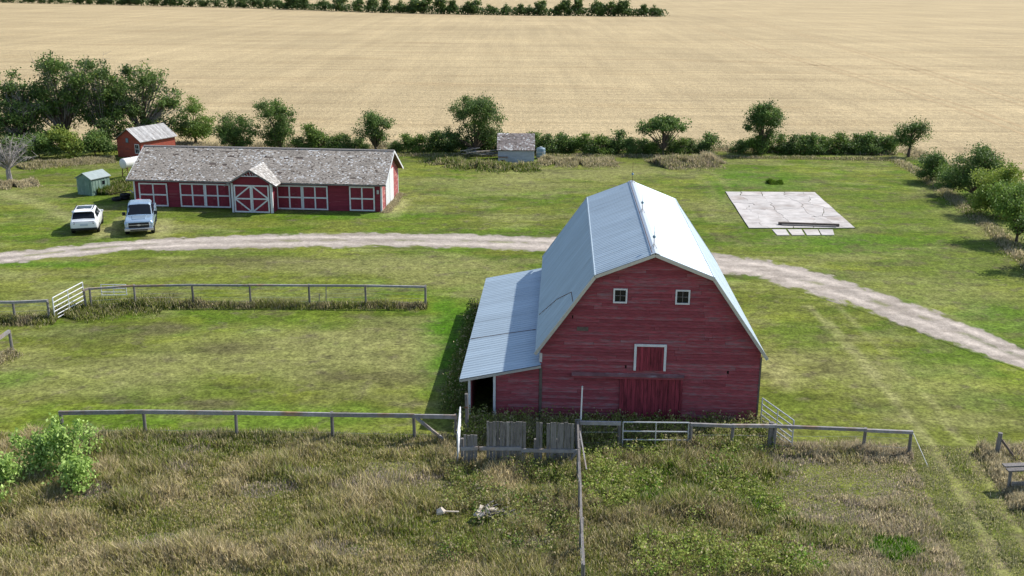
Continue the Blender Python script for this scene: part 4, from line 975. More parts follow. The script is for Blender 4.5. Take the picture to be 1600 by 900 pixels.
tube_gate('white tube gate seen edge-on at the end of the plank fence', (-2.05, 39.5), (-2.02, 36.9), 1.2, 6, m='white')
tube_gate('white tube gate hanging tilted between the two paddock fences', W(86, 500), W(133, 481), 1.2, 6, m='white', lift=.25, z0=.05)
tube_gate('small white tube gate leaning behind the paddock fence', (W(160, 470)), (W(199, 470)), .62, 4, r=.022, m='white', z0=.35)
t = thing('gate_post', 'tall grey post beside the edge-on white tube gate', 'post', (-1.82, 39.9, 0)); MB().tube([(0, 0, -.1), (.02, .03, .9), (0, .04, 1.75)], [.09, .08, .07], 8).build('shaft', 'greywood', t); MB().beam((-.09, -.06, 1.2), (.06, -.09, 1.2), .03, .06).build('hinge', 'rust', t)
# windbreak of vertical boards
t = thing('windbreak_fence', 'broken windbreak of grey upright boards in front of the lean-to', 'fence', (-1.9, 36.85, 0))
def wb_boards(x0, x1, h, jit=.06):
    x = x0
    while x < x1:
        wd = R.uniform(.11, .15); hh = h + R.uniform(-jit, jit) * .6; l_ = R.uniform(-.012, .012)
        MB().hexa([(x, -.015, 0), (x + wd - .012, -.015, 0), (x + wd - .012, .015, 0), (x, .015, 0)],
                  [(x + l_, -.015, hh), (x + wd - .012 + l_, -.015, hh + R.uniform(-.02, .02)), (x + wd - .012 + l_, .015, hh), (x + l_, .015, hh)]).build('board', 'greywood', t); x += wd
wb_boards(.12, .62, 1.32); wb_boards(.98, 2.42, 1.88); wb_boards(2.86, 3.08, 1.86); wb_boards(3.26, 4.18, 1.86)
for a, c, z in (((0, 0), (.66, 0), .78), ((.7, 0), (2.3, 0), .80), ((2.3, 0), (4.5, 0), .74)):
    MB().beam((a[0], -.06, z), (c[0], -.06, z + R.uniform(-.03, .03)), .05, .14).build('rail', 'railwood', t)
for x in (.05, 1.5, 2.85, 3.7, 4.5): MB().tube([(x, .09, -.1), (x, .09, 1.15)], .07, 8).build('post', 'greywood', t)
MB().beam((4.4, -.1, .7), (3.9, -.35, .1), .06, .08).build('brace', 'greywood', t)
# ruined trough at the right
q = G(1557, 712)
t = thing('strainer_post', 'weathered strainer post with a leaning brace beside the vehicle track', 'post', q)
MB().tube([(0, 0, -.1), (.03, 0, .98)], [.10, .085], 8).build('shaft', 'greywood', t); MB().beam((.06, 0, .75), (.62, -.35, .0), .07, .08).build('brace', 'timber', t)
q = G(1592, 768)
t = thing('old_trough', 'low collapsed grey plank trough in dry grass near the strainer post', 'trough', q)
for y in (0, .32): MB().beam((-.55, y, .86 + y * .1), (1.6, y + .05, .98), .26, .05).build('plank', 'greywood', t)
for x in (-.35, .5, 1.4): MB().tube([(x, .1, -.1), (x, .12, .84)], .06, 8).build('leg', 'greywood', t)
MB().beam((-.35, -.08, .35), (1.5, -.1, .42), .04, .16).build('side_plank', 'greywood', t)
# scrap in the rough grass
q = G(757, 812)
t = thing('scrap_heap', 'heap of pale broken sheets and sticks lying in the rough grass', 'scrap', q)
for k in range(9):
    x, y = R.uniform(-.3, .35), R.uniform(-.22, .25); s = R.uniform(.07, .17); a = R.uniform(0, 3); tl = R.uniform(-.12, .12)
    P = [Vector((x + math.cos(a + j * 1.25 + R.uniform(-.3, .3)) * s, y + math.sin(a + j * 1.25) * s, .34 + R.uniform(-.1, .12) + tl * math.cos(a + j * 1.25))) for j in range(5)]
    MB().add([*P, *[p - Vector((0, 0, .05)) for p in P]], [(0, 1, 2), (0, 2, 3), (0, 3, 4), (9, 8, 7, 6, 5)] + [(j, 5 + j, 5 + (j + 1) % 5, (j + 1) % 5) for j in range(5)]).build('sheet', 'pale', t)
for k in range(10):
    x, y, a = R.uniform(-.2, .9), R.uniform(-.3, .4), R.uniform(-.6, .9); MB().beam((x, y, R.uniform(.2, .35)), (x + .5 * math.cos(a), y + .5 * math.sin(a), R.uniform(.2, .45)), .04, .03).build('stick', 'greywood', t)
q = G(689, 812)
t = thing('pale_rag', 'crumpled pale sheet lying alone in the rough grass', 'scrap', q)
P = [(-.14, -.1, .3), (.1, -.12, .36), (.18, .06, .32), (.02, .14, .42), (-.16, .1, .33), (0, 0, .46)]
MB().add(P + [(p[0] * .9, p[1] * .9, p[2] - .08) for p in P[:5]], [(0, 1, 5), (1, 2, 5), (2, 3, 5), (3, 4, 5), (4, 0, 5), (10, 9, 8, 7, 6)] + [(j, 6 + j, 6 + (j + 1) % 5, (j + 1) % 5) for j in range(5)]).build('sheet', 'pale', t)
MB().beam((.1, .05, .3), (.62, .1, .26), .05, .03).build('strip', 'pale', t)

# ------------------------------------------------------------------ trees and bushes
DARK = np.array((.050, .082, .024)); MIDG = np.array((.092, .148, .032)); LITE = np.array((.12, .185, .030)); YEL = np.array((.18, .22, .034))
def crown_pts(lobes, nclump, nleaf, spread):
    """lobes: (cx,cy,cz, rx,ry,rz). leaves gather in clumps that sit mostly near the lobe surface"""
    wts = np.array([l[3] * l[4] + l[3] * l[5] for l in lobes]); wts = wts / wts.sum()
    pick = N.choice(len(lobes), nclump, p=wts); Lb = np.array(lobes)[pick]
    d = N.normal(size=(nclump, 3)); d /= np.linalg.norm(d, axis=1)[:, None]
    rr = N.random(nclump) ** .45 * (1 + .22 * (N.random(nclump) < .25))
    cc = Lb[:, :3] + d * Lb[:, 3:6] * rr[:, None]
    wk_ = .15 + N.random(nclump) ** 1.5; k = N.choice(nclump, nleaf, p=wk_ / wk_.sum()); sz = spread * (.55 + .9 * N.random(nclump))
    p = cc[k] + N.normal(size=(nleaf, 3)) * sz[k][:, None] * np.array([1, 1, .75])
    return p, k, cc
def make_tree(name, label, cat, loc, lobes, nclump, nleaf, lsize, cols, th=1.0, tr=.12, spread=.35, group=None, bark='bark', dead=0, trunkpath=None, flat=.15):
    t = thing(name, label, cat, loc, 0, group)
    p, k, cc = crown_pts(lobes, nclump, nleaf, spread)
    p[:, 2] = np.maximum(p[:, 2], .05)
    cA, cB = cols; tone = (N.random(nclump)[k][:, None] ** .8) * 1.25; c = cA + (cB - cA) * tone
    c = c * (.70 + .6 * N.random(len(p)))[:, None]
    c[N.random(len(p)) < .03] = YEL
    put('crown', leaves('crown', p, lsize, c, flat), 'leaf', t)
    m = MB(); top = max(l[2] for l in lobes); 
    m.tube([(0, 0, -.1), (R.uniform(-.1, .1), R.uniform(-.1, .1), th * .55), (R.uniform(-.15, .15), R.uniform(-.15, .15), th)], [tr * 1.35, tr, tr * .85], 8)
    base = Vector((0, 0, th * .9))
    ends = [Vector(l[:3]) for l in lobes] + [Vector(cc[i]) for i in N.integers(0, len(cc), 10)]
    for e in ends:
        mid = base.lerp(e, .5) + Vector((R.uniform(-.2, .2), R.uniform(-.2, .2), R.uniform(-.05, .25)))
        m.tube([base, mid, e], [tr * .6, tr * .38, tr * .1], 6)
    m.build('trunk', bark, t)
    if dead:
        m = MB()
        for _ in range(dead):
            l = R.choice(lobes); e = Vector((l[0] + R.gauss(0, l[3] * .5), l[1] + R.gauss(0, l[4] * .5), l[2] + l[5] * R.uniform(.4, 1.15)))
            s = base.lerp(e, .35); m.tube([s, s.lerp(e, .6) + Vector((R.uniform(-.3, .3), R.uniform(-.3, .3), .1)), e], [.035, .02, .008], 4)
            for _ in range(5):
                b0 = s.lerp(e, R.uniform(.5, .95)); m.tube([b0, b0 + Vector((R.uniform(-.7, .7), R.uniform(-.7, .7), R.uniform(.0, .6)))], [.014, .005], 4)
        m.build('dead_branches', 'dead', t)
    return t
def lobes_round(h, wdt, base, n=6, sq=.8):
    """irregular rounded crown: from height base to h, width wdt"""
    L = [(0, 0, (h + base) / 2, wdt * .33, wdt * .33, (h - base) * .40)]
    for i in range(n):
        a = 2 * math.pi * i / n + R.uniform(-.5, .5); r = wdt * R.uniform(.18, .40); z = base + (h - base) * R.uniform(.12, .84)
        s = wdt * R.uniform(.10, .25)
        L.append((math.cos(a) * r, math.sin(a) * r, z, s, s, min(s * sq, (h - z) * .95)))
    L.append((R.uniform(-.15, .15) * wdt, 0, h - (h - base) * .22, wdt * .18, wdt * .18, (h - base) * .22))
    return L
# big half-dead trees on the left
big = 'dark half-bare shelterbelt trees'
for px, py, h, wd, lb in [(40, 236, 8.2, 7.5, 'dark half-bare tree at the outer end of the old shelterbelt clump'),
                          (105, 232, 10.2, 8.0, 'tallest dark tree of the old shelterbelt clump behind the cabin'),
                          (165, 230, 9.9, 7.5, 'tall dark tree with bare twigs just left of the red cabin'),
                          (222, 226, 9.0, 8.0, 'spreading dark tree with grey dead branches right behind the red cabin')]:
    q = G(px, py); lo_ = lobes_round(h, wd, .5, 15, .8)
    if px == 222: lo_ += [(4.9, -.5, 2.6, .8, .8, .5), (4.2, 0, 5.6, .7, .7, .4), (2.9, 0, 7.6, .6, .6, .4), (3.2, -.5, 4.6, 1.5, 1.3, .9), (4.3, -.5, 3.4, 1.3, 1.2, .8), (2.2, 0, 6.8, 1.1, 1.1, .8), (3.4, 0, 2.2, 1., 1., .7)]
    make_tree('shelterbelt_tree', lb, 'tree', (q.x, q.y, 0), lo_, 190, 15000, .21, (DARK * .85, MIDG * .95), 1.4, .20, .34, big, dead=110)
for px, py, h, wd, lb, cl in [(60, 247, 2.6, 5., 'wide dark bush under the shelterbelt trees', (DARK, MIDG)), (110, 247, 3.0, 4., 'bright green leafy bush under the shelterbelt trees', (MIDG, YEL)),
                              (20, 255, 2.4, 4., 'dark bush behind the bare grey tree', (DARK, MIDG)), (150, 243, 2.4, 4., 'dark bush left of the red cabin', (DARK, MIDG))]:
    q = G(px, py); make_tree('bush', lb, 'bush', (q.x, q.y, 0), lobes_round(h, wd, .2, 6), 60, 4200, .2, cl, .5, .06, .3)
# bare grey tree
q = G(17, 288); t = thing('bare_tree', 'bare grey dead tree standing alone in straw-coloured grass', 'tree', q)
m = MB(); tw = MB()
m.tube([(0, 0, -.1), (-.1, 0, 1.2), (.05, 0, 2.0)], [.26, .2, .15], 8)
for i in range(26):
    a = R.uniform(0, 6.28); l_ = R.uniform(1.2, 2.6); e = Vector((math.cos(a) * l_, math.sin(a) * l_, R.uniform(1.9, 5.0))); s = Vector((0, 0, R.uniform(1.2, 2.0)))
    md = s.lerp(e, .5) + Vector((0, 0, R.uniform(.0, .4))); m.tube([s, md, e], [.07, .04, .012], 5)
    for j in range(26):
        u = R.uniform(.3, 1); b0 = s.lerp(md, u * 2) if u < .5 else md.lerp(e, u * 2 - 1)
        d = Vector((R.gauss(0, .35), R.gauss(0, .35), R.gauss(.05, .3))); tw.tube([b0, b0 + d], [.016, .006], 3)
m.build('trunk', 'dead', t); tw.build('twigs', 'dead', t)
# single trees
for px, py, h, wd, base, cl, lb, n, nl in [
    (305, 224, 5.2, 4.6, .7, (MIDG, LITE), 'bright green pyramid-shaped tree between cabin and long shed', 7, 8000),
    (372, 238, 3.9, 5.0, .0, (DARK, MIDG), 'loose shrubby tree with a bare upright branch behind the long shed', 7, 7500),
    (438, 238, 5.7, 4.4, .2, (DARK, MIDG), 'dense dark tree behind the middle of the long shed', 7, 9000),
    (587, 239, 4.5, 3.6, .6, (DARK, MIDG), 'small round dark tree near the right end of the long shed', 6, 5500),
    (742, 240, 6.2, 7.0, .3, (DARK, MIDG * .9), 'broad dark tree beside the pale blue-grey shed', 10, 15000),
    (1190, 240, 5.3, 3.9, 1.3, (DARK, MIDG * 1.1), 'tall-trunked round tree in the hedge beyond the concrete slab', 7, 8500),
    (1419, 245, 3.8, 3.1, 1.3, (DARK * 1.1, MIDG * 1.1), 'slender forked little tree at the far corner of the lawn', 5, 3800)]:
    q = G(px, py); lo_ = lobes_round(h, wd, base, n)
    if px == 305: lo_ = [(0, 0, 1.4, 2.0, 1.8, .8), (.2, 0, 2.4, 1.6, 1.5, .9), (.3, 0, 3.5, 1.1, 1.1, .8), (.35, 0, 4.5, .6, .6, .7), (-1.1, -.3, 1.6, .9, .9, .6), (1.4, 0, 1.7, .9, .9, .7)]
    if px == 372: lo_ += [(-1.9, 0, 3.0, .3, .3, 1.1)]
    if px == 1190: lo_ = [(0, 0, 3.7, 1.5, 1.4, 1.1), (-1.0, 0, 3.2, 1.0, 1.0, .8), (.9, 0, 3.9, 1.0, 1.0, .9), (.1, 0, 4.7, 1.2, 1.1, .6), (-.7, .2, 4.3, .9, .9, .7), (.5, 0, 2.3, .8, .8, .6), (-.1, 0, 1.2, .7, .7, .6)]
    if px == 1419: lo_ = [(-.7, 0, 2.7, .8, .8, .7), (.8, 0, 3.0, .75, .75, .6), (1.1, 0, 2.1, .6, .6, .4), (-.9, 0, 1.9, .6, .6, .4), (0, 0, 1.7, .55, .5, .4), (.2, 0, 3.2, .5, .5, .4)]
    make_tree('lawn_tree', lb, 'tree', (q.x, q.y, 0), lo_, int(nl / 70), int(nl * 1.4), .155, cl, max(.5, base), .11 + h * .008, .30)
q = G(1035, 241)
make_tree('lawn_tree', 'flat-topped umbrella tree with visible stems in the hedge', 'tree', (q.x, q.y, 0), [(-1.6, 0, 2.9, 1.0, 1.0, .5), (-.4, .2, 3.4, 1.3, 1.2, .55), (1.0, 0, 3.3, 1.3, 1.2, .55), (1.9, 0, 2.7, .8, .8, .4), (-1.9, 0, 2.4, .6, .6, .3), (.2, -.3, 2.9, 1.2, 1., .3)],
          120, 7500, .18, (DARK, MIDG * 1.15), .5, .14, .24)
for px, py, h, wd, cl, lb, nl in [(1455, 284, 2.7, 2.8, (DARK, MIDG), 'low dark bush at the far end of the right-hand tree row', 4200),
                                  (1482, 292, 1.9, 2.3, (MIDG, LITE), 'small olive bush between two larger trees of the right-hand row', 3000),
                                  (1517, 309, 4.6, 5.2, (DARK, MIDG), 'dark rounded tree, tallest in the right-hand tree row', 12000),
                                  (1558, 338, 4.1, 5.0, (LITE, YEL * 1.15), 'yellow-green rounded tree in the right-hand tree row', 12000),
                                  (1588, 378, 4.2, 4.8, (MIDG, LITE * 1.1), 'mid green rounded tree next to the yellow-green one', 11000),
                                  (1640, 420, 3.6, 4.2, (DARK, MIDG), 'dark tree at the near end of the right-hand row', 6000)]:
    q = G(px, py); make_tree('row_tree', lb, 'tree', (q.x, q.y, 0), lobes_round(h, wd, .25, 9), int(nl / 60), int(nl * 1.5), .14, cl, .5, .10, .28)
# hedge bushes: four shapes, copied
HG = 'bushes of the hedge between lawn and wheat field'; HL = 'low dense green bush in the hedge between lawn and wheat field'
tmpl = [make_tree('hedge_bush', HL, 'bush', (0, 0, 0), lobes_round(1.8 + .2 * k, 2.6, .1, 7), 40, 3000, .16, ((DARK, MIDG), (DARK * .9, MIDG * .9), (DARK, LITE * .9), (MIDG * .8, LITE))[k], .3, .05, .25, HG) for k in range(4)]
spots = [(468,1.0),(488,1.25),(507,1.15),(526,1.1),(545,.95),(563,.8),(618,.75),(637,.9),(656,.95),(674,1.0),(692,1.15),(708,1.05),(724,1.0),(760,1.05),(780,1.1),(838,1.1),(856,1.1),(875,1.15),(893,1.05),(910,.95),(928,1.2),(948,1.0),(966,1.25),(986,1.0),(1005,.95),(1022,.9),(1046,.95),(1064,.85),(1082,.8),(1106,1.15),(1156,.95),
         (1178,.9),(1197,.85),(1216,.95),(1234,1.0),(1252,1.05),(1270,1.2),(1288,1.0),(1306,1.0),(1324,1.05),(1341,1.1),(1357,1.4),(1375,1.1),(1390,.9)]
used = set()
for i, (px, s) in enumerate(spots):
    k = (i * 7 + i // 3) % 4; py = 237 + (px - 800) * .004 + R.uniform(-1.5, 2)
    if 820 < px < 1100: py += 1
    o = tmpl[k] if k not in used else copy_tree(tmpl[k]); used.add(k)
    o['label'] = next(lb for lim, lb in ((600, 'low green hedge bush between the long shed and the wheat field'), (715, 'low green hedge bush between the small round tree and the broad dark tree'),
        (800, 'low green hedge bush at the foot of the broad dark tree'), (1012, 'low green hedge bush between the blue-grey shed and the umbrella tree'), (1070, 'low green hedge bush under the flat-topped umbrella tree'),
        (1165, 'low green bush in the gap between the umbrella tree and the tall-trunked round tree'), (1205, 'low green hedge bush at the foot of the tall-trunked round tree'), (9999, 'low green hedge bush between the tall-trunked tree and the slender forked tree')) if px < lim)
    q = G(px, py); o.location = q; o.rotation_euler = (0, 0, R.uniform(0, 6.28)); o.scale = (s * R.uniform(.8, 1.05), s * R.uniform(.8, 1.05), s * R.uniform(.72, 1.0))
# far shelterbelt
FL = 'dark green tree in the far shelterbelt across the wheat field'; FG = 'trees of the far shelterbelt'
ft = [make_tree('belt_tree', FL, 'tree', (0, 0, 0), lobes_round(7.2 + .5 * k, 7.2 + .6 * (k % 3), .6, 7), 40, 1900, .75, (DARK * .8, MIDG * .8), 1., .2, .7, FG) for k in range(5)]
base_ = [(-30, 3.5), (186, 8), (400, 13), (600, 20), (800, 24), (1032, 26)]
def belt_y(px):
    for (a, ya), (c, yc) in zip(base_[:-1], base_[1:]):
        if px <= c: return ya + (yc - ya) * (px - a) / (c - a)
    return 26
px = -25; i = 0; used = set()
while px < 1030:
    o = ft[i % 5] if i % 5 not in used else copy_tree(ft[i % 5]); used.add(i % 5)
    q = G(px, belt_y(px)); o.location = (q.x, q.y, 0); s = R.uniform(.55, 1.05) * (1 if px > 450 else .8); o.scale = (s * R.uniform(.9, 1.2), s, s); o.rotation_euler = (0, 0, R.uniform(0, 6.28))
    px += R.choice([9, 13, 17, 22, 30]) * (1. if px > 450 else .75); i += 1
LP = []
px = -30
while px < 1036:
    q = G(px, belt_y(px)); n = 36; LP.append(np.stack([q.x + N.normal(size=n) * 1.2, q.y + N.normal(size=n) * 2.0, N.random(n) ** .8 * (2.8 + 1.2 * R.random()) * (1.5 if px < 430 else 1.)], 1)); px += 2.4
LP = np.concatenate(LP); c = DARK * .8 + (MIDG * .7 - DARK * .8) * N.random((len(LP), 1))
tag(put('undergrowth', leaves('undergrowth', LP, .95, c, .1), 'leaf'), 'dark undergrowth filling the foot of the far shelterbelt', 'undergrowth', kind='stuff')
# light green sapling thicket, lower left
def sapling(label, px, py, h, wd, nl, lsz=.125):
    q = G(px, py); t = thing('sapling', label, 'sapling', q, 0, 'poplar saplings by the plank fence'); m = MB(); C = []
    for s in range(5):
        a = R.uniform(0, 6.28); e = Vector((math.cos(a) * wd * R.uniform(.1, .5), math.sin(a) * wd * R.uniform(.1, .4), h * R.uniform(.65, 1))); md = e * .5 + Vector((0, 0, .15))
        m.tube([(0, 0, 0), md, e], [.022, .016, .006], 5)
        for _ in range(nl // 5):
            u = R.random() ** .75; p = (md * (u * 2) if u < .5 else md.lerp(e, u * 2 - 1)); sp = .33 * (1.25 - u)
            C.append(p + Vector((R.gauss(0, sp), R.gauss(0, sp), R.gauss(0, sp * .8))))
    C = np.array([tuple(c) for c in C]); C[:, 2] = np.maximum(C[:, 2], .05); col = np.array((.13, .22, .03)) + (np.array((.42, .54, .17)) - np.array((.13, .22, .03))) * (N.random((len(C), 1)) ** 1.5)
    put('crown', leaves('crown', C, lsz, col, .2), 'leaf', t); m.build('trunk', 'bark', t)
sapling('tall pale green poplar sapling at the end post of the plank fence', 106, 745, 2.5, 1.6, 2000)
sapling('bushy bright green sapling left of the tallest sapling', 58, 745, 2.0, 2.4, 2000)
sapling('leafy pale green sapling right in front of the tallest sapling', 124, 768, 1.7, 1.6, 1400)
sapling('low bright green sapling farthest from the plank fence end post', 16, 766, 1.5, 1.9, 1400)
sapling('small pale green sapling just right of the others', 140, 712, 1.3, .6, 260)
sapling('tiny green sapling at the outer edge of the rough grass', -2, 798, .8, .5, 120)

# ------------------------------------------------------------------ grass
def footprint(x, y, m=.0):
    """true where something already stands"""
    c, s = math.cos(BYAW), math.sin(BYAW); lx = (x - BX) * c - (y - BY) * s; ly = (x - BX) * s + (y - BY) * c
    r = (lx > -7.45 - m) & (lx < WB + m) & (ly > YF - .12 - m) & (ly < BL + m)
    c, s = math.cos(SYAW), math.sin(SYAW); lx = (x - SX) * c - (y - SY) * s; ly = (x - SX) * s + (y - SY) * c
    r |= (lx > -.05 - m) & (lx < SL + .05 + m) & (ly > -.1 - m) & (ly < SD + m)
    r |= (lx > bx0 - .1 - m) & (lx < bx1 + .1 + m) & (ly > byf - .1 - m) & (ly < 0)
    v = np.clip((y - c3.y) / (c0.y - c3.y), 0, 1); r |= (y > c3.y - .05) & (y < c0.y + .05) & (x > c3.x + (c0.x - c3.x) * v) & (x < c2.x + (c1.x - c2.x) * v)
    r |= (y > ap[3].y) & (y <= ap[0].y + .1) & (x > ap[3].x) & (x < ap[1].x)
    r |= (np.abs(x - g0.x) < gw / 2 + .05) & (y > g0.y - .05) & (y < g0.y + gd)
    return r
def mixcol(x, y, pal, sc=1.4, seed=0, jit=.35):
    """palette picked patchwise"""
    f = fbm(x / sc, y / sc, 100 + seed) * .75 + N.random(len(x)) * .25; f = np.clip((f - .27) / .46, 0, .999) * (len(pal) - 1)
    i = f.astype(int); t = (f - i)[:, None]; P = np.array(pal); c = P[i] * (1 - t) + P[np.minimum(i + 1, len(pal) - 1)] * t
    return c * (1 - jit + 2 * jit * N.random(len(x)))[:, None]
def rough(name, label, x, y, h, wd, c, lean=.45, head=.25):
    tip = c.copy(); k = N.random(len(x)) < head; tip[k] = tip[k] * .35 + STRAW * (.6 + .4 * N.random(k.sum()))[:, None]
    return tag(put(name, blades(name, x, y, h, wd, c, lean, tip), 'grass'), label, 'grass', kind='stuff')
# foreground rough grass
n = 360000; y = N.uniform(27.5, 40.6, n); x = N.uniform(-1, 1, n) * (y * .5 + 2.0)
edge = np.where(x < -2, 39.35 + (fbm(x / 2, x * 0 + 3, 50) - .5) * 1.4, np.where(x < 11.3, 41.0, 39.2 + (fbm(x / 1.5, x * 0 + 8, 51) - .5) * 1.2))
trk = np.minimum(segdist(x, y, LINES[0][0]), segdist(x, y, LINES[1][0]))
ok = (y < edge) & ~footprint(x, y) & ~((x > 10) & (trk < .20) & (N.random(n) < .35)); x, y, trk = x[ok], y[ok], trk[ok]
pt = fbm(x / 2.2, y / 1.6, 61); p2 = fbm(x / .8, y / .6, 66)
LEFT = [GREEN * 1.1, BROWN * 1.2, OLIVE * 1.1, GREEN * 1.25, BROWN * 1.3, OLIVE * 1.25, DRY * 1.1, OLIVE * 1.2, STRAW * .9, PURP * 1.25, DRY * 1.25, STRAW * .95]
RIGHT = [LUSH, GREEN, OLIVE, GREEN * 1.1, DRY, BROWN * 1.2, OLIVE * 1.1, STRAW * .7, BROWN * 1.3]
c = mixcol(x, y, LEFT, 2.0, 1) * np.array((1.06, 1.03, .88))
cr_ = mixcol(x, y, RIGHT, 1.5, 2) * np.array((1.02, 1.0, .86)); rr = (x > 1.0) & (x < 9.5 + (fbm(x, y, 9) - .5) * 3); c[rr] = cr_[rr]
cm = mixcol(x, y, [OLIVE * 1.1, DRY * 1.1, STRAW * .9, PURP * 1.2, DRY * 1.1, OLIVE * 1.1, GREEN * 1.2], 1.6, 3) * 1.08; rm = (x > 9.2) & ~rr; c[rm] = cm[rm]
gd_ = np.hypot(x - G(1395, 860).x, y - G(1395, 860).y) < .8 + (p2 - .5); c[gd_] = LUSH * (.7 + .6 * N.random(gd_.sum()))[:, None]
h = (.10 + .46 * sst(.32, .72, pt) * (.3 + 1.1 * p2)) * (.55 + .8 * N.random(len(x)))
h = np.where(rm, h * .62, h); h = np.where((x > 13.2) & (trk < 1.3), h * .45, h); tk = (x > 10) & (trk < .22 + (p2 - .5) * .6); h = np.where(tk, h * .4, h); c[tk] = c[tk] * .6 + (STRAW * .38) * (.6 + .6 * N.random(tk.sum()))[:, None]; gs_ = (x > 12.6) & (trk < 1.2) & ~tk; c[gs_] = c[gs_] * .5 + GREEN * .65
for bx_, by_, br_ in [(300,705,.5),(285,735,.5),(605,735,.7),(640,755,.8),(560,760,.6),(420,765,.6),(480,740,.5),(150,770,.5),(1270,760,.9),(1310,800,.9),(1240,725,.8),(1360,760,.8),(820,860,.6),(240,850,.7),(520,860,.6)]:
    q = G(bx_, by_); mt = np.hypot((x - q.x) / 1.5, y - q.y) < br_ * (.5 + p2 * 1.1); mt &= N.random(len(x)) < .8
    h = np.where(mt, h * .45, h); c[mt] = np.array((.40, .335, .275)) * (.6 + .6 * N.random(mt.sum()))[:, None]
scy = np.hypot(x - G(757, 812).x, (y - G(757, 812).y)) < .8; h = np.where(scy, h * .35, h)
scy = np.hypot(x - G(689, 812).x, (y - G(689, 812).y)) < .4; h = np.where(scy, h * .35, h)
rough('rough_grass', 'uncut mixed green and straw coloured grass in front of the fences', x, y, h, .008 + .008 * N.random(len(x)), c, .6, .28)
# leafy weeds in front of the barn and right of the cross fence
def weeds(name, label, x, y, hmax, pal, lsz=.075, seed=0, per=16):
    n = len(x); H = hmax * (.45 + .75 * N.random(n)); k = np.repeat(np.arange(n), per); u = N.random(n * per)
    r = .14 * (1.1 - u * .6); P = np.stack([x[k] + N.normal(size=n * per) * r, y[k] + N.normal(size=n * per) * r, .03 + u * H[k]], 1)
    cp = mixcol(x, y, pal, 1.2, seed, .2)[k] * (.65 + .7 * N.random(n * per))[:, None]
    hd = (u > .82) & (N.random(n * per) < .24); cp[hd] = np.array((.36, .30, .17)) * (.7 + .5 * N.random(hd.sum()))[:, None]
    return tag(put(name, leaves(name, P, lsz, cp, .25), 'leaf'), label, 'weeds', kind='stuff')
def box_pts(n, x0, x1, y0, y1): return N.uniform(x0, x1, n), N.uniform(y0, y1, n)
WP = [GREEN * .8, OLIVE * .95, GREEN, OLIVE * 1.1, BROWN * 1.2]
lx, ly = box_pts(1500, -7.9, 5.0, -2.4, YF - .15); wx = BX + lx * math.cos(BYAW) + ly * math.sin(BYAW); wy = BY - lx * math.sin(BYAW) + ly * math.cos(BYAW)
weeds('barn_weeds', 'leafy weeds with pale seed heads growing along the barn front', wx, wy, .62, WP, .085, 4)
x, y = box_pts(2300, 2.7, 9.8, 29., 38.6); k = fbm(x / 1.6, y / 1.6, 77) > .46; x, y = x[k], y[k]
weeds('yard_weeds', 'thick leafy weeds right of the cross fence', x, y, .5, [LUSH * 1.1, GREEN * 1.15, OLIVE * 1.3, GREEN * 1.4, OLIVE * 1.5], .085, 5)
x, y = box_pts(1100, -2.4, 2.4, 30., 37.4); k = fbm(x / 1.4, y / 1.4, 78) > .5 - .05 * (x > 1); x, y = x[k], y[k]
weeds('yard_weeds', 'leafy weeds round the foot of the broken windbreak', x, y, .6, WP + [LUSH * .8], .08, 6)
lx, ly = box_pts(900, -8.8, -7.6, .6, 15.6); wx = BX + lx * math.cos(BYAW) + ly * math.sin(BYAW); wy = BY - lx * math.sin(BYAW) + ly * math.cos(BYAW)
weeds('eave_weeds', 'dark tall weeds along the outer wall of the lean-to', wx, wy, .75, [GREEN * .6, LUSH * .6, OLIVE * .7, GREEN * .7], .09, 7)
# verges
def strip(name, label, line, half, n, hmax, pal, sc=1., seed=0, head=.3, wd=.016, lean=.45, hpow=1.):
    L = [Vector(W(*p)) for p in line]; seg = [(b_ - a).length for a, b_ in zip(L[:-1], L[1:])]; tot = sum(seg); X = []; Y = []; O_ = []
    for a, b_, s in zip(L[:-1], L[1:], seg):
        k = int(n * s / tot); u = N.random(k); d = (b_ - a) / s; o = N.normal(size=k) * half * .55
        O_.append(o); X.append(a.x + d.x * u * s - d.y * o); Y.append(a.y + d.y * u * s + d.x * o)
    x, y, o = np.concatenate(X), np.concatenate(Y), np.concatenate(O_); ok = ~footprint(x, y); x, y, o = x[ok], y[ok], o[ok]
    h = hmax * (.25 + .8 * N.random(len(x)) ** 1.5) * (.1 + 1.7 * fbm(x / .9, y / .9, 30 + seed)) * (1 - .65 * np.clip(np.abs(o) / (half * 1.2), 0, 1))
    return rough(name, label, x, y, h, wd * (.6 + .8 * N.random(len(x))), mixcol(x, y, pal, sc, 10 + seed), lean, head)
DK = [GREEN, OLIVE * 1.1, GREEN * .85, OLIVE, DRY, BROWN * 1.1]
strip('verge_grass', 'dark uncut grass along the foot of the paddock fence', [(240,478),(400,478),(668,480)], .55, 14000, .5, DK, 1., 1, .2)
strip('verge_grass', 'lush uncut grass at the corner by the tilted gate', [(100,495),(140,484),(190,479),(260,478)], 1.5, 12000, .55, [GREEN, OLIVE, GREEN * .8, OLIVE, DRY * .8], 1., 2, .2)
strip('verge_grass', 'dark uncut grass along the short fence left of the tilted gate', [(-40,503),(30,502),(90,500)], .8, 7000, .6, DK, 1., 3, .2)
strip('verge_grass', 'straw-coloured grass round the broken rail fence end', [(-30,575),(20,552)], .6, 2500, .45, [DRY, STRAW * .9, DRY, OLIVE], .8, 4)
strip('verge_grass', 'mixed tall grass along the foot of the plank fence', [(60,684),(228,682),(370,684),(520,686),(712,690)], .5, 16000, .42, [GREEN, OLIVE, GREEN * .8, DRY, PURP], 1., 5, .3, .012)
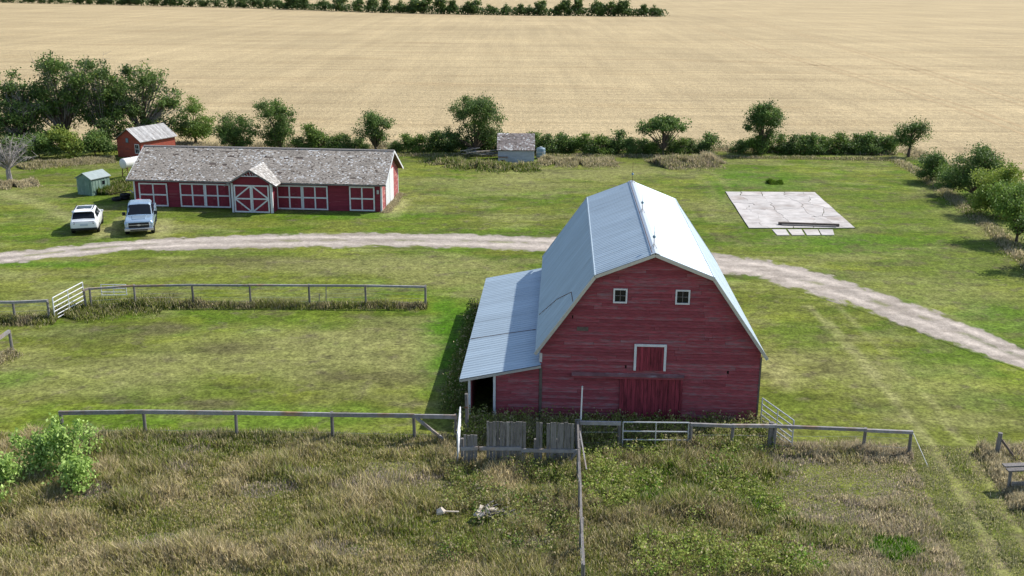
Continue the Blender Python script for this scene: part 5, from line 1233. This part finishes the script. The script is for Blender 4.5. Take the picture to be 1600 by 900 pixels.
strip('verge_grass', 'tall dark grass along the foot of the hedge', [(440,240),(640,243),(840,243),(1100,246),(1240,247),(1400,250)], .9, 18000, .36, [OLIVE * 1.1, DRY, GREEN, DRY * 1.1, OLIVE, PURP], 2., 6, .3, .035)
strip('verge_grass', 'straw grass between hedge and wheat field', [(200,226),(440,229),(640,231),(840,232),(1100,234),(1240,236),(1400,240)], 1.3, 20000, .7, [STRAW * .9, DRY, STRAW, DRY * .8], 2., 7, .5, .035)
strip('verge_grass', 'pale dry grass along the right-hand tree row', [(1395,247),(1440,272),(1490,310),(1540,350),(1600,405),(1640,440)], .8, 15000, .42, [STRAW, DRY * 1.1, OLIVE * 1.2, STRAW * .9, GREEN], 1.5, 8, .4, .028)
strip('verge_grass', 'dry grass along the wheat side of the right-hand tree row', [(1420,236),(1500,268),(1570,300),(1640,345)], 1.2, 9000, .7, [STRAW, DRY, STRAW * .85], 1.5, 9, .5, .03)
strip('verge_grass', 'olive uncut grass mound in front of the lumber pile', [(690,250),(710,256),(750,261),(800,263),(840,262)], 1.9, 22000, .75, [GREEN, OLIVE, LUSH * .8, OLIVE * 1.05, DRY], 1.2, 10, .25, .03)
strip('verge_grass', 'straw grass patch right of the blue-grey shed', [(845,252),(870,254),(905,255),(960,254)], 2.0, 15000, .65, [STRAW * .85, DRY, OLIVE, STRAW * .8, DRY], 1.5, 11, .5, .03)
strip('verge_grass', 'grey-brown dry weed patch beyond the barn ridge', [(1025,258),(1060,256),(1112,254)], 2.1, 18000, .9, [PURP * 1.2, DRY, GREEN * .8, STRAW * .8, OLIVE, PURP * 1.3], 1.2, 12, .4, .035)
strip('verge_grass', 'pale feathery grass at the end of the dry weed patch', [(1098,252),(1116,257)], 1.0, 6000, 1.0, [STRAW, STRAW * .8, DRY], .8, 13, .6, .03)
strip('verge_grass', 'uncut grass below the shelterbelt clump and cabin', [(30,262),(100,255),(180,250)], 1.5, 15000, .6, [DRY, OLIVE, STRAW * .8, OLIVE * .8], 1.5, 14, .4, .03)
strip('verge_grass', 'straw grass round the foot of the bare grey tree', [(-20,292),(20,290),(55,286)], 1.4, 9000, .55, [STRAW, DRY, STRAW * .8, OLIVE], 1.2, 15, .5, .03)
strip('verge_grass', 'dark green weeds between garden shed and long shed', [(158,305),(175,296),(198,288),(205,284)], 1.1, 12000, .75, [GREEN * .7, LUSH * .7, OLIVE * .8, GREEN * .8], 1., 16, .15, .03)
strip('verge_grass', 'dry grass at the sunny end of the long shed', [(600,333),(612,320),(625,303)], .45, 4000, .3, [STRAW, DRY, STRAW * .8], 1., 17, .4, .02)
strip('verge_grass', 'dry grass below the right part of the barnyard rail fence', [(1215,704),(1300,706),(1350,708),(1425,712)], .55, 9000, .5, [STRAW * .9, PURP, DRY, PURP * .9], .8, 18, .4, .012)
strip('verge_grass', 'pale feathery grass round the strainer post and old trough', [(1530,705),(1550,715),(1575,755),(1605,800)], .5, 8000, .6, [STRAW, DRY, STRAW * .9, OLIVE], .8, 19, .5, .012)
strip('verge_grass', 'small dark green clump behind the concrete slab', [(1200,286),(1222,286)], .6, 2500, .45, [LUSH * .7, GREEN * .8], .8, 20, .0, .03)
print('triangles', sum(len(o.data.loops) - 2 * len(o.data.polygons) for o in bpy.data.objects if o.type == 'MESH' and o.data), 'objects', len(bpy.data.objects))
